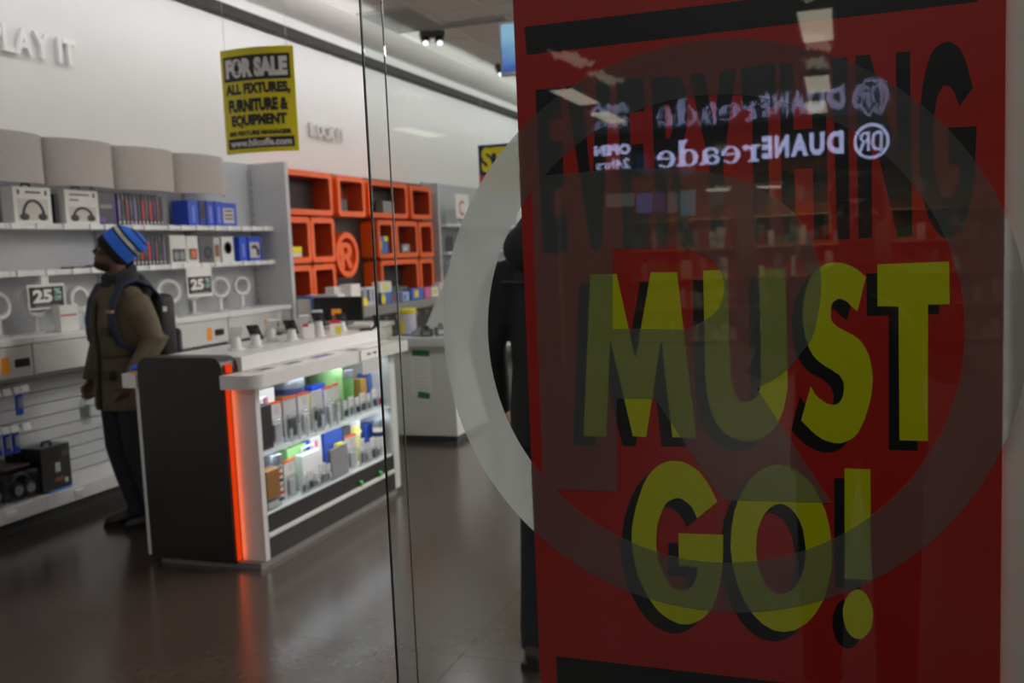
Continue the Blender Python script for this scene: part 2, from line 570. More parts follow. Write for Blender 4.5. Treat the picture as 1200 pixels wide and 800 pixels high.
# ---------------------------------------------------------------- outlines of the poster print and the window decal (metres, x and z)
POSTER_YELLOW = [[[(-0.397, 1.553), (-0.353, 1.552), (-0.326, 1.413), (-0.297, 1.553), (-0.255, 1.552), (-0.231, 1.286), (-0.269, 1.285), (-0.283, 1.445), (-0.312, 1.284), (-0.334, 1.285), (-0.367, 1.444), (-0.379, 1.283), (-0.418, 1.283)]], [[(-0.214, 1.553), (-0.176, 1.553), (-0.175, 1.409), (-0.175, 1.399), (-0.174, 1.386), (-0.173, 1.375), (-0.171, 1.365), (-0.168, 1.357), (-0.164, 1.351), (-0.16, 1.347), (-0.155, 1.345), (-0.15, 1.345), (-0.145, 1.346), (-0.14, 1.349), (-0.135, 1.353), (-0.132, 1.359), (-0.13, 1.366), (-0.129, 1.375), (-0.128, 1.386), (-0.128, 1.4), (-0.128, 1.409), (-0.128, 1.554), (-0.089, 1.553), (-0.088, 1.404), (-0.088, 1.394), (-0.088, 1.378), (-0.089, 1.363), (-0.092, 1.348), (-0.095, 1.333), (-0.1, 1.321), (-0.105, 1.31), (-0.112, 1.3), (-0.12, 1.293), (-0.129, 1.287), (-0.14, 1.283), (-0.151, 1.282), (-0.162, 1.283), (-0.174, 1.287), (-0.184, 1.293), (-0.192, 1.301), (-0.199, 1.311), (-0.204, 1.323), (-0.208, 1.336), (-0.211, 1.351), (-0.213, 1.366), (-0.214, 1.381), (-0.214, 1.398), (-0.214, 1.408)]], [[(0.026, 1.536), (0.022, 1.54), (0.016, 1.546), (0.009, 1.551), (0.001, 1.555), (-0.008, 1.558), (-0.016, 1.559), (-0.024, 1.559), (-0.033, 1.556), (-0.041, 1.551), (-0.048, 1.544), (-0.054, 1.534), (-0.059, 1.523), (-0.062, 1.511), (-0.064, 1.497), (-0.065, 1.483), (-0.064, 1.467), (-0.062, 1.451), (-0.059, 1.437), (-0.055, 1.427), (-0.05, 1.418), (-0.044, 1.411), (-0.037, 1.405), (-0.03, 1.4), (-0.023, 1.396), (-0.018, 1.392), (-0.013, 1.389), (-0.01, 1.384), (-0.007, 1.379), (-0.006, 1.372), (-0.006, 1.366), (-0.007, 1.359), (-0.009, 1.352), (-0.012, 1.347), (-0.015, 1.344), (-0.018, 1.343), (-0.022, 1.342), (-0.026, 1.343), (-0.031, 1.344), (-0.035, 1.347), (-0.039, 1.35), (-0.043, 1.353), (-0.047, 1.357), (-0.05, 1.362), (-0.052, 1.367), (-0.054, 1.371), (-0.069, 1.317), (-0.063, 1.311), (-0.055, 1.302), (-0.047, 1.295), (-0.039, 1.289), (-0.029, 1.285), (-0.02, 1.283), (-0.011, 1.283), (-0.001, 1.287), (0.007, 1.292), (0.014, 1.3), (0.019, 1.311), (0.024, 1.323), (0.028, 1.337), (0.032, 1.353), (0.034, 1.368), (0.035, 1.382), (0.034, 1.396), (0.032, 1.409), (0.029, 1.42), (0.024, 1.431), (0.019, 1.439), (0.013, 1.445), (0.006, 1.45), (0.0, 1.453), (-0.005, 1.456), (-0.01, 1.459), (-0.015, 1.462), (-0.018, 1.465), (-0.021, 1.468), (-0.023, 1.472), (-0.024, 1.477), (-0.024, 1.483), (-0.024, 1.488), (-0.023, 1.493), (-0.022, 1.497), (-0.02, 1.5), (-0.017, 1.502), (-0.014, 1.504), (-0.01, 1.504), (-0.007, 1.503), (-0.003, 1.501), (0.001, 1.498), (0.005, 1.493), (0.01, 1.488), (0.014, 1.485)]], [[(0.042, 1.554), (0.139, 1.555), (0.14, 1.493), (0.111, 1.493), (0.111, 1.29), (0.072, 1.29), (0.071, 1.491), (0.042, 1.492)]], [[(-0.199, 1.182), (-0.203, 1.19), (-0.209, 1.203), (-0.215, 1.214), (-0.221, 1.222), (-0.227, 1.23), (-0.235, 1.236), (-0.243, 1.241), (-0.253, 1.245), (-0.263, 1.246), (-0.273, 1.246), (-0.283, 1.243), (-0.293, 1.238), (-0.302, 1.23), (-0.311, 1.219), (-0.319, 1.205), (-0.326, 1.186), (-0.333, 1.164), (-0.338, 1.143), (-0.341, 1.125), (-0.341, 1.107), (-0.34, 1.09), (-0.338, 1.074), (-0.335, 1.058), (-0.33, 1.043), (-0.324, 1.028), (-0.316, 1.013), (-0.308, 1.001), (-0.3, 0.991), (-0.291, 0.984), (-0.283, 0.979), (-0.274, 0.975), (-0.266, 0.972), (-0.257, 0.972), (-0.249, 0.973), (-0.24, 0.977), (-0.232, 0.981), (-0.224, 0.988), (-0.217, 0.996), (-0.211, 1.005), (-0.206, 1.017), (-0.201, 1.031), (-0.198, 1.045), (-0.195, 1.062), (-0.193, 1.08), (-0.192, 1.092), (-0.191, 1.128), (-0.263, 1.126), (-0.264, 1.071), (-0.233, 1.071), (-0.234, 1.066), (-0.235, 1.058), (-0.237, 1.05), (-0.24, 1.044), (-0.243, 1.039), (-0.247, 1.034), (-0.251, 1.032), (-0.256, 1.03), (-0.26, 1.03), (-0.265, 1.03), (-0.271, 1.032), (-0.277, 1.036), (-0.282, 1.042), (-0.287, 1.05), (-0.291, 1.059), (-0.294, 1.069), (-0.297, 1.079), (-0.299, 1.089), (-0.3, 1.098), (-0.3, 1.106), (-0.3, 1.115), (-0.299, 1.125), (-0.298, 1.136), (-0.295, 1.146), (-0.292, 1.155), (-0.288, 1.165), (-0.284, 1.172), (-0.279, 1.178), (-0.272, 1.182), (-0.267, 1.184), (-0.262, 1.185), (-0.257, 1.184), (-0.252, 1.181), (-0.248, 1.178), (-0.244, 1.175), (-0.24, 1.17), (-0.237, 1.164), (-0.234, 1.157), (-0.232, 1.153)]], [[(-0.025, 1.117), (-0.026, 1.087), (-0.031, 1.058), (-0.039, 1.032), (-0.051, 1.009), (-0.065, 0.992), (-0.081, 0.98), (-0.098, 0.975), (-0.115, 0.976), (-0.132, 0.985), (-0.147, 1.0), (-0.16, 1.021), (-0.17, 1.047), (-0.177, 1.076), (-0.18, 1.107), (-0.178, 1.138), (-0.173, 1.167), (-0.164, 1.193), (-0.152, 1.216), (-0.137, 1.232), (-0.121, 1.243), (-0.104, 1.247), (-0.087, 1.244), (-0.071, 1.235), (-0.056, 1.22), (-0.044, 1.199), (-0.034, 1.175), (-0.028, 1.147)], [(-0.064, 1.113), (-0.065, 1.097), (-0.068, 1.081), (-0.072, 1.067), (-0.078, 1.055), (-0.085, 1.046), (-0.093, 1.04), (-0.102, 1.037), (-0.11, 1.038), (-0.118, 1.043), (-0.126, 1.051), (-0.132, 1.063), (-0.136, 1.076), (-0.139, 1.092), (-0.14, 1.108), (-0.139, 1.125), (-0.137, 1.14), (-0.132, 1.154), (-0.126, 1.166), (-0.119, 1.175), (-0.111, 1.181), (-0.102, 1.184), (-0.094, 1.182), (-0.086, 1.177), (-0.079, 1.169), (-0.073, 1.158), (-0.068, 1.144), (-0.066, 1.129)]], [[(-0.006, 1.244), (0.031, 1.244), (0.031, 1.071), (-0.007, 1.07)]], [[(0.034, 1.016), (0.033, 1.008), (0.032, 0.999), (0.03, 0.991), (0.026, 0.985), (0.022, 0.98), (0.018, 0.976), (0.013, 0.975), (0.008, 0.975), (0.003, 0.978), (-0.001, 0.982), (-0.005, 0.988), (-0.007, 0.995), (-0.009, 1.003), (-0.01, 1.012), (-0.01, 1.021), (-0.008, 1.03), (-0.006, 1.037), (-0.002, 1.044), (0.002, 1.049), (0.006, 1.052), (0.011, 1.054), (0.016, 1.053), (0.021, 1.051), (0.025, 1.046), (0.028, 1.04), (0.031, 1.033), (0.033, 1.025)]]]
POSTER_SHADOW = [[[(-0.416, 1.538), (-0.371, 1.537), (-0.344, 1.397), (-0.315, 1.538), (-0.272, 1.538), (-0.248, 1.27), (-0.287, 1.269), (-0.301, 1.43), (-0.33, 1.268), (-0.352, 1.268), (-0.385, 1.428), (-0.397, 1.267), (-0.437, 1.267)]], [[(-0.231, 1.539), (-0.193, 1.538), (-0.192, 1.394), (-0.191, 1.384), (-0.191, 1.371), (-0.19, 1.359), (-0.188, 1.35), (-0.184, 1.342), (-0.181, 1.336), (-0.176, 1.332), (-0.171, 1.33), (-0.166, 1.329), (-0.161, 1.331), (-0.156, 1.333), (-0.152, 1.338), (-0.149, 1.344), (-0.146, 1.351), (-0.145, 1.36), (-0.144, 1.371), (-0.144, 1.385), (-0.144, 1.394), (-0.144, 1.54), (-0.105, 1.539), (-0.104, 1.39), (-0.104, 1.379), (-0.104, 1.363), (-0.105, 1.348), (-0.107, 1.333), (-0.111, 1.318), (-0.116, 1.305), (-0.121, 1.294), (-0.128, 1.285), (-0.136, 1.277), (-0.146, 1.271), (-0.157, 1.268), (-0.167, 1.266), (-0.179, 1.268), (-0.191, 1.271), (-0.201, 1.277), (-0.209, 1.285), (-0.216, 1.296), (-0.221, 1.307), (-0.225, 1.32), (-0.228, 1.336), (-0.229, 1.35), (-0.231, 1.366), (-0.231, 1.382), (-0.231, 1.393)]], [[(0.012, 1.523), (0.007, 1.527), (0.001, 1.533), (-0.006, 1.538), (-0.014, 1.542), (-0.023, 1.545), (-0.031, 1.546), (-0.04, 1.545), (-0.048, 1.542), (-0.056, 1.537), (-0.063, 1.53), (-0.069, 1.52), (-0.074, 1.509), (-0.077, 1.497), (-0.08, 1.483), (-0.08, 1.468), (-0.08, 1.453), (-0.078, 1.437), (-0.075, 1.423), (-0.071, 1.412), (-0.066, 1.403), (-0.06, 1.396), (-0.053, 1.39), (-0.045, 1.386), (-0.038, 1.382), (-0.033, 1.378), (-0.028, 1.374), (-0.025, 1.37), (-0.023, 1.364), (-0.021, 1.357), (-0.021, 1.351), (-0.022, 1.344), (-0.025, 1.338), (-0.027, 1.332), (-0.03, 1.329), (-0.033, 1.328), (-0.037, 1.327), (-0.041, 1.328), (-0.046, 1.33), (-0.051, 1.332), (-0.055, 1.335), (-0.059, 1.338), (-0.062, 1.342), (-0.065, 1.347), (-0.068, 1.352), (-0.07, 1.356), (-0.084, 1.302), (-0.079, 1.296), (-0.071, 1.287), (-0.063, 1.279), (-0.054, 1.274), (-0.045, 1.27), (-0.035, 1.268), (-0.026, 1.268), (-0.017, 1.271), (-0.008, 1.277), (-0.002, 1.285), (0.004, 1.296), (0.009, 1.308), (0.013, 1.322), (0.017, 1.339), (0.019, 1.354), (0.02, 1.368), (0.019, 1.382), (0.017, 1.394), (0.014, 1.406), (0.009, 1.416), (0.004, 1.425), (-0.002, 1.431), (-0.009, 1.435), (-0.015, 1.439), (-0.02, 1.442), (-0.026, 1.445), (-0.03, 1.447), (-0.034, 1.45), (-0.036, 1.454), (-0.038, 1.458), (-0.039, 1.463), (-0.04, 1.469), (-0.039, 1.474), (-0.039, 1.479), (-0.037, 1.483), (-0.035, 1.486), (-0.033, 1.488), (-0.029, 1.49), (-0.025, 1.49), (-0.022, 1.489), (-0.018, 1.487), (-0.014, 1.484), (-0.01, 1.479), (-0.005, 1.474), (-0.001, 1.471)]], [[(0.027, 1.541), (0.126, 1.542), (0.126, 1.479), (0.097, 1.479), (0.097, 1.275), (0.057, 1.275), (0.057, 1.478), (0.027, 1.478)]], [[(-0.216, 1.166), (-0.22, 1.174), (-0.226, 1.186), (-0.232, 1.197), (-0.238, 1.206), (-0.244, 1.214), (-0.252, 1.22), (-0.261, 1.225), (-0.271, 1.229), (-0.281, 1.23), (-0.291, 1.23), (-0.301, 1.227), (-0.311, 1.222), (-0.32, 1.213), (-0.329, 1.202), (-0.337, 1.188), (-0.345, 1.169), (-0.352, 1.147), (-0.356, 1.126), (-0.359, 1.108), (-0.36, 1.09), (-0.359, 1.073), (-0.357, 1.057), (-0.353, 1.04), (-0.349, 1.025), (-0.342, 1.01), (-0.334, 0.995), (-0.326, 0.983), (-0.318, 0.973), (-0.309, 0.966), (-0.301, 0.961), (-0.292, 0.957), (-0.284, 0.955), (-0.275, 0.954), (-0.267, 0.956), (-0.258, 0.959), (-0.25, 0.964), (-0.242, 0.97), (-0.234, 0.978), (-0.228, 0.988), (-0.223, 0.999), (-0.218, 1.013), (-0.215, 1.028), (-0.212, 1.045), (-0.21, 1.063), (-0.209, 1.075), (-0.208, 1.112), (-0.28, 1.109), (-0.282, 1.053), (-0.251, 1.054), (-0.251, 1.049), (-0.252, 1.04), (-0.254, 1.033), (-0.257, 1.027), (-0.261, 1.021), (-0.265, 1.017), (-0.269, 1.014), (-0.273, 1.013), (-0.278, 1.012), (-0.283, 1.013), (-0.289, 1.015), (-0.295, 1.019), (-0.3, 1.025), (-0.305, 1.033), (-0.309, 1.042), (-0.312, 1.051), (-0.315, 1.062), (-0.317, 1.072), (-0.318, 1.08), (-0.319, 1.089), (-0.318, 1.098), (-0.317, 1.108), (-0.316, 1.119), (-0.313, 1.129), (-0.31, 1.138), (-0.306, 1.148), (-0.302, 1.155), (-0.296, 1.161), (-0.29, 1.165), (-0.284, 1.168), (-0.279, 1.168), (-0.274, 1.167), (-0.27, 1.165), (-0.265, 1.162), (-0.261, 1.158), (-0.258, 1.153), (-0.254, 1.148), (-0.252, 1.141), (-0.25, 1.136)]], [[(-0.041, 1.101), (-0.042, 1.071), (-0.047, 1.042), (-0.055, 1.015), (-0.067, 0.992), (-0.081, 0.975), (-0.097, 0.963), (-0.114, 0.957), (-0.132, 0.959), (-0.149, 0.968), (-0.164, 0.983), (-0.177, 1.004), (-0.187, 1.03), (-0.194, 1.059), (-0.196, 1.09), (-0.195, 1.121), (-0.19, 1.151), (-0.181, 1.177), (-0.169, 1.2), (-0.154, 1.217), (-0.138, 1.227), (-0.12, 1.231), (-0.103, 1.229), (-0.087, 1.22), (-0.072, 1.204), (-0.06, 1.184), (-0.05, 1.159), (-0.044, 1.131)], [(-0.08, 1.097), (-0.081, 1.081), (-0.084, 1.065), (-0.088, 1.051), (-0.094, 1.039), (-0.101, 1.029), (-0.109, 1.023), (-0.118, 1.02), (-0.127, 1.021), (-0.135, 1.026), (-0.142, 1.034), (-0.148, 1.046), (-0.153, 1.059), (-0.156, 1.075), (-0.157, 1.091), (-0.156, 1.108), (-0.153, 1.124), (-0.149, 1.138), (-0.142, 1.15), (-0.135, 1.159), (-0.127, 1.165), (-0.119, 1.168), (-0.11, 1.166), (-0.102, 1.161), (-0.095, 1.153), (-0.089, 1.142), (-0.084, 1.128), (-0.082, 1.113)]], [[(-0.021, 1.228), (0.016, 1.229), (0.016, 1.055), (-0.022, 1.054)]], [[(0.018, 1.0), (0.018, 0.991), (0.017, 0.982), (0.014, 0.975), (0.011, 0.968), (0.007, 0.963), (0.002, 0.959), (-0.003, 0.958), (-0.008, 0.958), (-0.012, 0.961), (-0.017, 0.965), (-0.02, 0.971), (-0.023, 0.978), (-0.025, 0.987), (-0.026, 0.996), (-0.025, 1.005), (-0.024, 1.013), (-0.021, 1.021), (-0.018, 1.028), (-0.014, 1.033), (-0.009, 1.036), (-0.004, 1.037), (0.001, 1.037), (0.005, 1.034), (0.01, 1.03), (0.013, 1.024), (0.016, 1.017), (0.018, 1.009)]]]
POSTER_BLACK = [[[(-0.479, 1.857), (-0.436, 1.857), (-0.436, 1.808), (-0.456, 1.805), (-0.456, 1.769), (-0.436, 1.77), (-0.437, 1.698), (-0.456, 1.692), (-0.456, 1.65), (-0.433, 1.652), (-0.433, 1.59), (-0.477, 1.591)]], [[(-0.428, 1.857), (-0.402, 1.858), (-0.389, 1.685), (-0.376, 1.86), (-0.353, 1.859), (-0.377, 1.592), (-0.394, 1.591)]], [[(-0.343, 1.86), (-0.3, 1.858), (-0.3, 1.807), (-0.324, 1.807), (-0.324, 1.757), (-0.303, 1.757), (-0.303, 1.706), (-0.324, 1.706), (-0.323, 1.647), (-0.297, 1.648), (-0.298, 1.592), (-0.34, 1.592)]], [[(-0.288, 1.857), (-0.28, 1.858), (-0.267, 1.858), (-0.256, 1.857), (-0.25, 1.855), (-0.244, 1.852), (-0.24, 1.847), (-0.237, 1.841), (-0.235, 1.833), (-0.234, 1.823), (-0.233, 1.812), (-0.233, 1.799), (-0.234, 1.787), (-0.235, 1.774), (-0.238, 1.761), (-0.24, 1.751), (-0.244, 1.742), (-0.249, 1.735), (-0.253, 1.731), (-0.225, 1.593), (-0.247, 1.592), (-0.264, 1.715), (-0.266, 1.716), (-0.267, 1.593), (-0.286, 1.592)], [(-0.268, 1.815), (-0.261, 1.814), (-0.256, 1.798), (-0.257, 1.775), (-0.261, 1.762), (-0.267, 1.761)]], [[(-0.229, 1.858), (-0.206, 1.857), (-0.192, 1.779), (-0.181, 1.857), (-0.158, 1.857), (-0.179, 1.719), (-0.181, 1.592), (-0.201, 1.592), (-0.201, 1.716)]], [[(-0.151, 1.858), (-0.1, 1.86), (-0.1, 1.796), (-0.111, 1.796), (-0.112, 1.593), (-0.135, 1.593), (-0.135, 1.797), (-0.148, 1.796)]], [[(-0.094, 1.858), (-0.075, 1.857), (-0.075, 1.76), (-0.048, 1.76), (-0.049, 1.859), (-0.029, 1.858), (-0.026, 1.594), (-0.047, 1.594), (-0.048, 1.701), (-0.074, 1.701), (-0.073, 1.594), (-0.093, 1.594)]], [[(-0.019, 1.859), (0.002, 1.858), (0.004, 1.593), (-0.014, 1.593)]], [[(0.013, 1.859), (0.033, 1.859), (0.069, 1.715), (0.068, 1.858), (0.087, 1.858), (0.09, 1.594), (0.07, 1.593), (0.035, 1.756), (0.035, 1.594), (0.016, 1.593)]], [[(0.169, 1.799), (0.166, 1.811), (0.162, 1.828), (0.158, 1.841), (0.155, 1.849), (0.152, 1.855), (0.148, 1.859), (0.144, 1.862), (0.14, 1.865), (0.136, 1.866), (0.131, 1.865), (0.126, 1.863), (0.121, 1.86), (0.117, 1.855), (0.113, 1.848), (0.11, 1.838), (0.107, 1.826), (0.104, 1.81), (0.102, 1.793), (0.1, 1.772), (0.099, 1.748), (0.099, 1.725), (0.099, 1.702), (0.1, 1.677), (0.103, 1.656), (0.106, 1.639), (0.11, 1.624), (0.114, 1.613), (0.118, 1.605), (0.122, 1.599), (0.126, 1.595), (0.129, 1.591), (0.132, 1.589), (0.136, 1.588), (0.141, 1.589), (0.147, 1.592), (0.153, 1.598), (0.158, 1.608), (0.163, 1.621), (0.167, 1.636), (0.169, 1.653), (0.171, 1.673), (0.172, 1.686), (0.174, 1.745), (0.137, 1.746), (0.138, 1.697), (0.152, 1.69), (0.152, 1.683), (0.152, 1.674), (0.151, 1.666), (0.149, 1.66), (0.146, 1.654), (0.143, 1.65), (0.14, 1.648), (0.137, 1.647), (0.133, 1.648), (0.13, 1.651), (0.127, 1.656), (0.124, 1.664), (0.121, 1.674), (0.12, 1.688), (0.118, 1.702), (0.118, 1.719), (0.118, 1.737), (0.118, 1.753), (0.119, 1.766), (0.121, 1.778), (0.122, 1.787), (0.124, 1.794), (0.127, 1.799), (0.129, 1.803), (0.132, 1.805), (0.134, 1.805), (0.137, 1.804), (0.14, 1.802), (0.142, 1.799), (0.145, 1.795), (0.147, 1.788), (0.15, 1.78), (0.152, 1.775)]]]
POSTER_BARS = [[[(-0.494, 1.959), (0.173, 1.956), (0.174, 1.916), (-0.492, 1.914)]], [[(-0.481, 0.893), (0.176, 0.889), (0.176, 0.843), (-0.481, 0.84)]]]
DECAL_R = [[(-0.379, 1.719), (-0.353, 1.719), (-0.316, 1.718), (-0.282, 1.716), (-0.254, 1.714), (-0.227, 1.71), (-0.202, 1.705), (-0.18, 1.699), (-0.158, 1.691), (-0.138, 1.682), (-0.118, 1.671), (-0.099, 1.657), (-0.082, 1.643), (-0.07, 1.629), (-0.06, 1.614), (-0.052, 1.599), (-0.046, 1.583), (-0.042, 1.566), (-0.039, 1.551), (-0.037, 1.538), (-0.037, 1.526), (-0.038, 1.512), (-0.04, 1.494), (-0.044, 1.472), (-0.048, 1.454), (-0.054, 1.44), (-0.062, 1.429), (-0.07, 1.419), (-0.078, 1.408), (-0.088, 1.397), (-0.098, 1.388), (-0.111, 1.379), (-0.125, 1.372), (-0.134, 1.366), (-0.025, 1.189), (-0.191, 1.185), (-0.295, 1.348), (-0.359, 1.347), (-0.363, 1.192), (-0.471, 1.189), (-0.4796, 1.1978), (-0.4878, 1.2068), (-0.492, 1.2161), (-0.492, 1.6905), (-0.4864, 1.6998), (-0.4781, 1.7087), (-0.4695, 1.7175)], [(-0.358, 1.592), (-0.258, 1.592), (-0.248, 1.589), (-0.232, 1.586), (-0.218, 1.581), (-0.208, 1.575), (-0.199, 1.569), (-0.192, 1.561), (-0.187, 1.552), (-0.184, 1.542), (-0.182, 1.532), (-0.182, 1.522), (-0.184, 1.512), (-0.187, 1.502), (-0.191, 1.494), (-0.197, 1.487), (-0.205, 1.48), (-0.216, 1.473), (-0.23, 1.466), (-0.24, 1.461), (-0.362, 1.463)]]
DECAL_RING = (-0.2105,1.4525,0.4535,0.3705)
# ================================================================ SETTING
def floor_mat(name, c1, c2, rough):
    m = bpy.data.materials.new(name)
    m.use_nodes = True
    nt = m.node_tree
    b = nt.nodes['Principled BSDF']
    g = nt.nodes.new('ShaderNodeNewGeometry')
    n1 = nt.nodes.new('ShaderNodeTexNoise')
    n1.inputs['Scale'].default_value = 2.2
    n1.inputs['Detail'].default_value = 6
    n1.inputs['Roughness'].default_value = 0.65
    nt.links.new(g.outputs['Position'], n1.inputs['Vector'])
    n2 = nt.nodes.new('ShaderNodeTexNoise')
    n2.inputs['Scale'].default_value = 38
    n2.inputs['Detail'].default_value = 5
    nt.links.new(g.outputs['Position'], n2.inputs['Vector'])
    ad = nt.nodes.new('ShaderNodeMath')
    ad.operation = 'MULTIPLY_ADD'
    ad.inputs[1].default_value = 0.4
    nt.links.new(n2.outputs['Fac'], ad.inputs[0])
    sc = nt.nodes.new('ShaderNodeMath')
    sc.operation = 'MULTIPLY'
    sc.inputs[1].default_value = 0.6
    nt.links.new(n1.outputs['Fac'], sc.inputs[0])
    nt.links.new(sc.outputs[0], ad.inputs[2])
    cr = nt.nodes.new('ShaderNodeValToRGB')
    cr.color_ramp.elements[0].position = 0.3
    cr.color_ramp.elements[0].color = (*lin(c1), 1)
    cr.color_ramp.elements[1].position = 0.72
    cr.color_ramp.elements[1].color = (*lin(c2), 1)
    nt.links.new(ad.outputs[0], cr.inputs[0])
    nt.links.new(cr.outputs[0], b.inputs['Base Color'])
    mr = nt.nodes.new('ShaderNodeMapRange')
    mr.inputs[3].default_value = rough - 0.06
    mr.inputs[4].default_value = rough + 0.08
    nt.links.new(ad.outputs[0], mr.inputs[0])
    nt.links.new(mr.outputs[0], b.inputs['Roughness'])
    bp = nt.nodes.new('ShaderNodeBump')
    bp.inputs['Strength'].default_value = 0.05
    bp.inputs['Distance'].default_value = 0.01
    nt.links.new(n2.outputs['Fac'], bp.inputs['Height'])
    nt.links.new(bp.outputs['Normal'], b.inputs['Normal'])
    return m


FLOORM = floor_mat('polished_brown_concrete', '#423731', '#51463f', 0.19)
FLOORC = floor_mat('grey_terrazzo', '#4c4c4b', '#6a6a68', 0.4)
JOINT = M('dark_joint', '#241f1c', 0.8)

fl = st(MB().box(-5.1, 4.0, 1.5, 16.0, -0.12, -0.006).build('floor', JOINT))
slab_me = None
S = 1.82
for i in range(5):
    for j in range(8):
        x0, y0 = -5.1 + i * S, 1.5 + j * 1.82
        x1, y1 = min(x0 + S, 4.0), min(y0 + 1.82, 16.0)
        if j == 7:
            continue
        if slab_me is None:
            s0 = MB().box(0.001, S - 0.001, 0.001, 1.819, -0.006, 0.0).build('slab', FLOORM, fl, loc=(x0, y0, 0))
            slab_me = s0
        else:
            copy_child(slab_me, fl, (x0, y0, 0))
MB().box(-5.1, 4.0, 1.5 + 7 * 1.82, 16.0, -0.006, 0.0).build('slab', FLOORM, fl)
st(MB().box(-8.0, 8.0, -13.0, 1.5, -0.12, 0.0).build('floor', FLOORC))

# ceiling of the shop: grid of mineral tiles
CEILT = M('mineral_tile', '#cfcdc8', 0.85, var=0.06, scale=60, bump=0.1)
CEILG = M('ceiling_grid', '#d6d5d1', 0.6)
ce = st(MB().box(-5.1, 4.0, 1.5, 16.0, 3.955, 4.1).build('ceiling', CEILG))
t0 = None
VENT_TILES = {(1, 4)}
lit = set()
nx, ny = 15, 12
for i in range(nx):
    for j in range(ny):
        x0, y0 = -5.1 + i * 0.607, 1.5 + j * 1.208
        if (i, j) == (1, 6):
            continue
        if t0 is None:
            t0 = MB().box(0.012, 0.595, 0.012, 1.196, 3.93, 3.95, bev=0.004, seg=1).build('tile', CEILT, ce, loc=(x0, y0, 0))
        else:
            copy_child(t0, ce, (x0, y0, 0))
g = MB()
for i in range(nx + 1):
    g.box(-5.1 + i * 0.607 - 0.011, -5.1 + i * 0.607 + 0.011, 1.5, 16.0, 3.925, 3.955)
for j in range(ny + 1):
    g.box(-5.1, 4.0, 1.5 + j * 1.208 - 0.011, 1.5 + j * 1.208 + 0.011, 3.926, 3.955)
g.build('grid_rails', CEILG, ce)

# added pendant panels out of view (their lamps are set at the top)
for k, (x, y) in enumerate(STORE_PANELS):
    t = thing('ceiling_light', f'added white pendant light panel, {["first", "second", "third", "fourth"][k // 2]} from the window in the {["nearer", "farther"][k % 2]} row behind the poster', 'ceiling light', (x, y, 3.58))
    MB().box(-0.6, 0.6, -0.3, 0.3, -0.03, 0.0, bev=0.004).build('frame', WHITE, t)
    for sx in (-0.5, 0.5):
        MB().tube([(sx, 0, 0), (sx, 0, 0.345)], 0.004, 6).build('hanging_rod', METAL, t)
    MB().box(-0.56, 0.56, -0.26, 0.26, -0.034, -0.031).build('diffuser', glow('panel_glow', '#fff8ee', 2.0), t)

st(MB().box(-5.2, -5.1, 1.5, 16.0, 0.0, 4.1).build('wall_left', WALLW))
st(MB().box(4.0, 4.1, 1.5, 16.0, 0.0, 4.1).build('wall_right', WALLW))
st(MB().box(-5.2, 4.1, 16.0, 16.1, 0.0, 4.1).build('wall_back', WALLW))
wf = MB().box(-5.2, 4.1, 1.45, 1.55, 3.05, 4.1).box(-5.2, -2.9, 1.45, 1.55, 0, 3.05).box(0.75, 4.1, 1.45, 1.55, 0, 3.05)
st(wf.build('wall_front', WALLW))
# grey rail high on the left wall, lit by the unseen wall-wash lamps
st(MB().box(-5.06, -4.98, 1.56, 15.98, 3.70, 3.79, bev=0.008).box(-5.1, -5.06, 1.56, 15.98, 3.73, 3.76).build('trim_1', M('grey_rail', '#262423', 0.7)))
# white end of the wall beside the poster
st(MB().box(0.214, 0.75, 1.535, 1.8, 0.0, 3.05, bev=0.003).build('trim_2', M('white_pilaster', '#f3f4f3', 0.6)))

# shop window: main pane, narrow strip pane, dark and grey edge seals
win = struct('window_1')
MB().box(-0.745, 0.75, 1.492, 1.500, 0.01, 3.05).build('pane', GLASSG, win)
MB().box(-0.7855, -0.7475, 1.492, 1.500, 0.01, 3.05).build('pane', GLASS, win)
MB().box(-0.7888, -0.7855, 1.4942, 1.4978, 0.0, 3.05).build('seal', M('black_gasket', '#08080a', 0.3), win)
MB().box(-0.7470, -0.7452, 1.4945, 1.4972, 0.0, 3.05).build('glass_edge', M('grey_glass_edge', '#4c5453', 0.15), win)
MB().box(-0.790, 0.75, 1.485, 1.507, 3.035, 3.05).box(-0.79, 0.75, 1.485, 1.507, 0.0, 0.012).build('channel', METAL, win)

# dark return grille in the ceiling
vt = thing('ceiling_vent', 'dark square ventilation grille set flush in the grey shop ceiling', 'vent', (-4.17, 8.9, 3.925))
MB().box(-0.30, 0.30, -0.52, 0.40, -0.012, 0.0, bev=0.003).build('frame', M('vent_frame', '#bdbdba', 0.6), vt)
sl = None
for k in range(14):
    y = -0.46 + k * 0.062
    if sl is None:
        sl = MB().box(-0.27, 0.27, -0.012, 0.012, -0.022, -0.013).build('slat', M('vent_slat', '#a3a3a1', 0.6), vt, loc=(0, y, 0))
    else:
        copy_child(sl, vt, (0, y, 0))
vt2 = thing('ceiling_vent', 'long narrow dark slot diffuser in the ceiling behind the twin spotlight', 'vent', (-3.66, 9.25, 3.925), 0.0)
MB().box(-0.45, 0.45, -0.09, 0.09, -0.012, 0.0, bev=0.003).build('frame', M('vent_frame2', '#bdbdba', 0.6), vt2)
for k in (-0.045, 0.0, 0.045):
    MB().box(-0.42, 0.42, k - 0.014, k + 0.014, -0.02, -0.013).build('slat', MGREY, vt2)


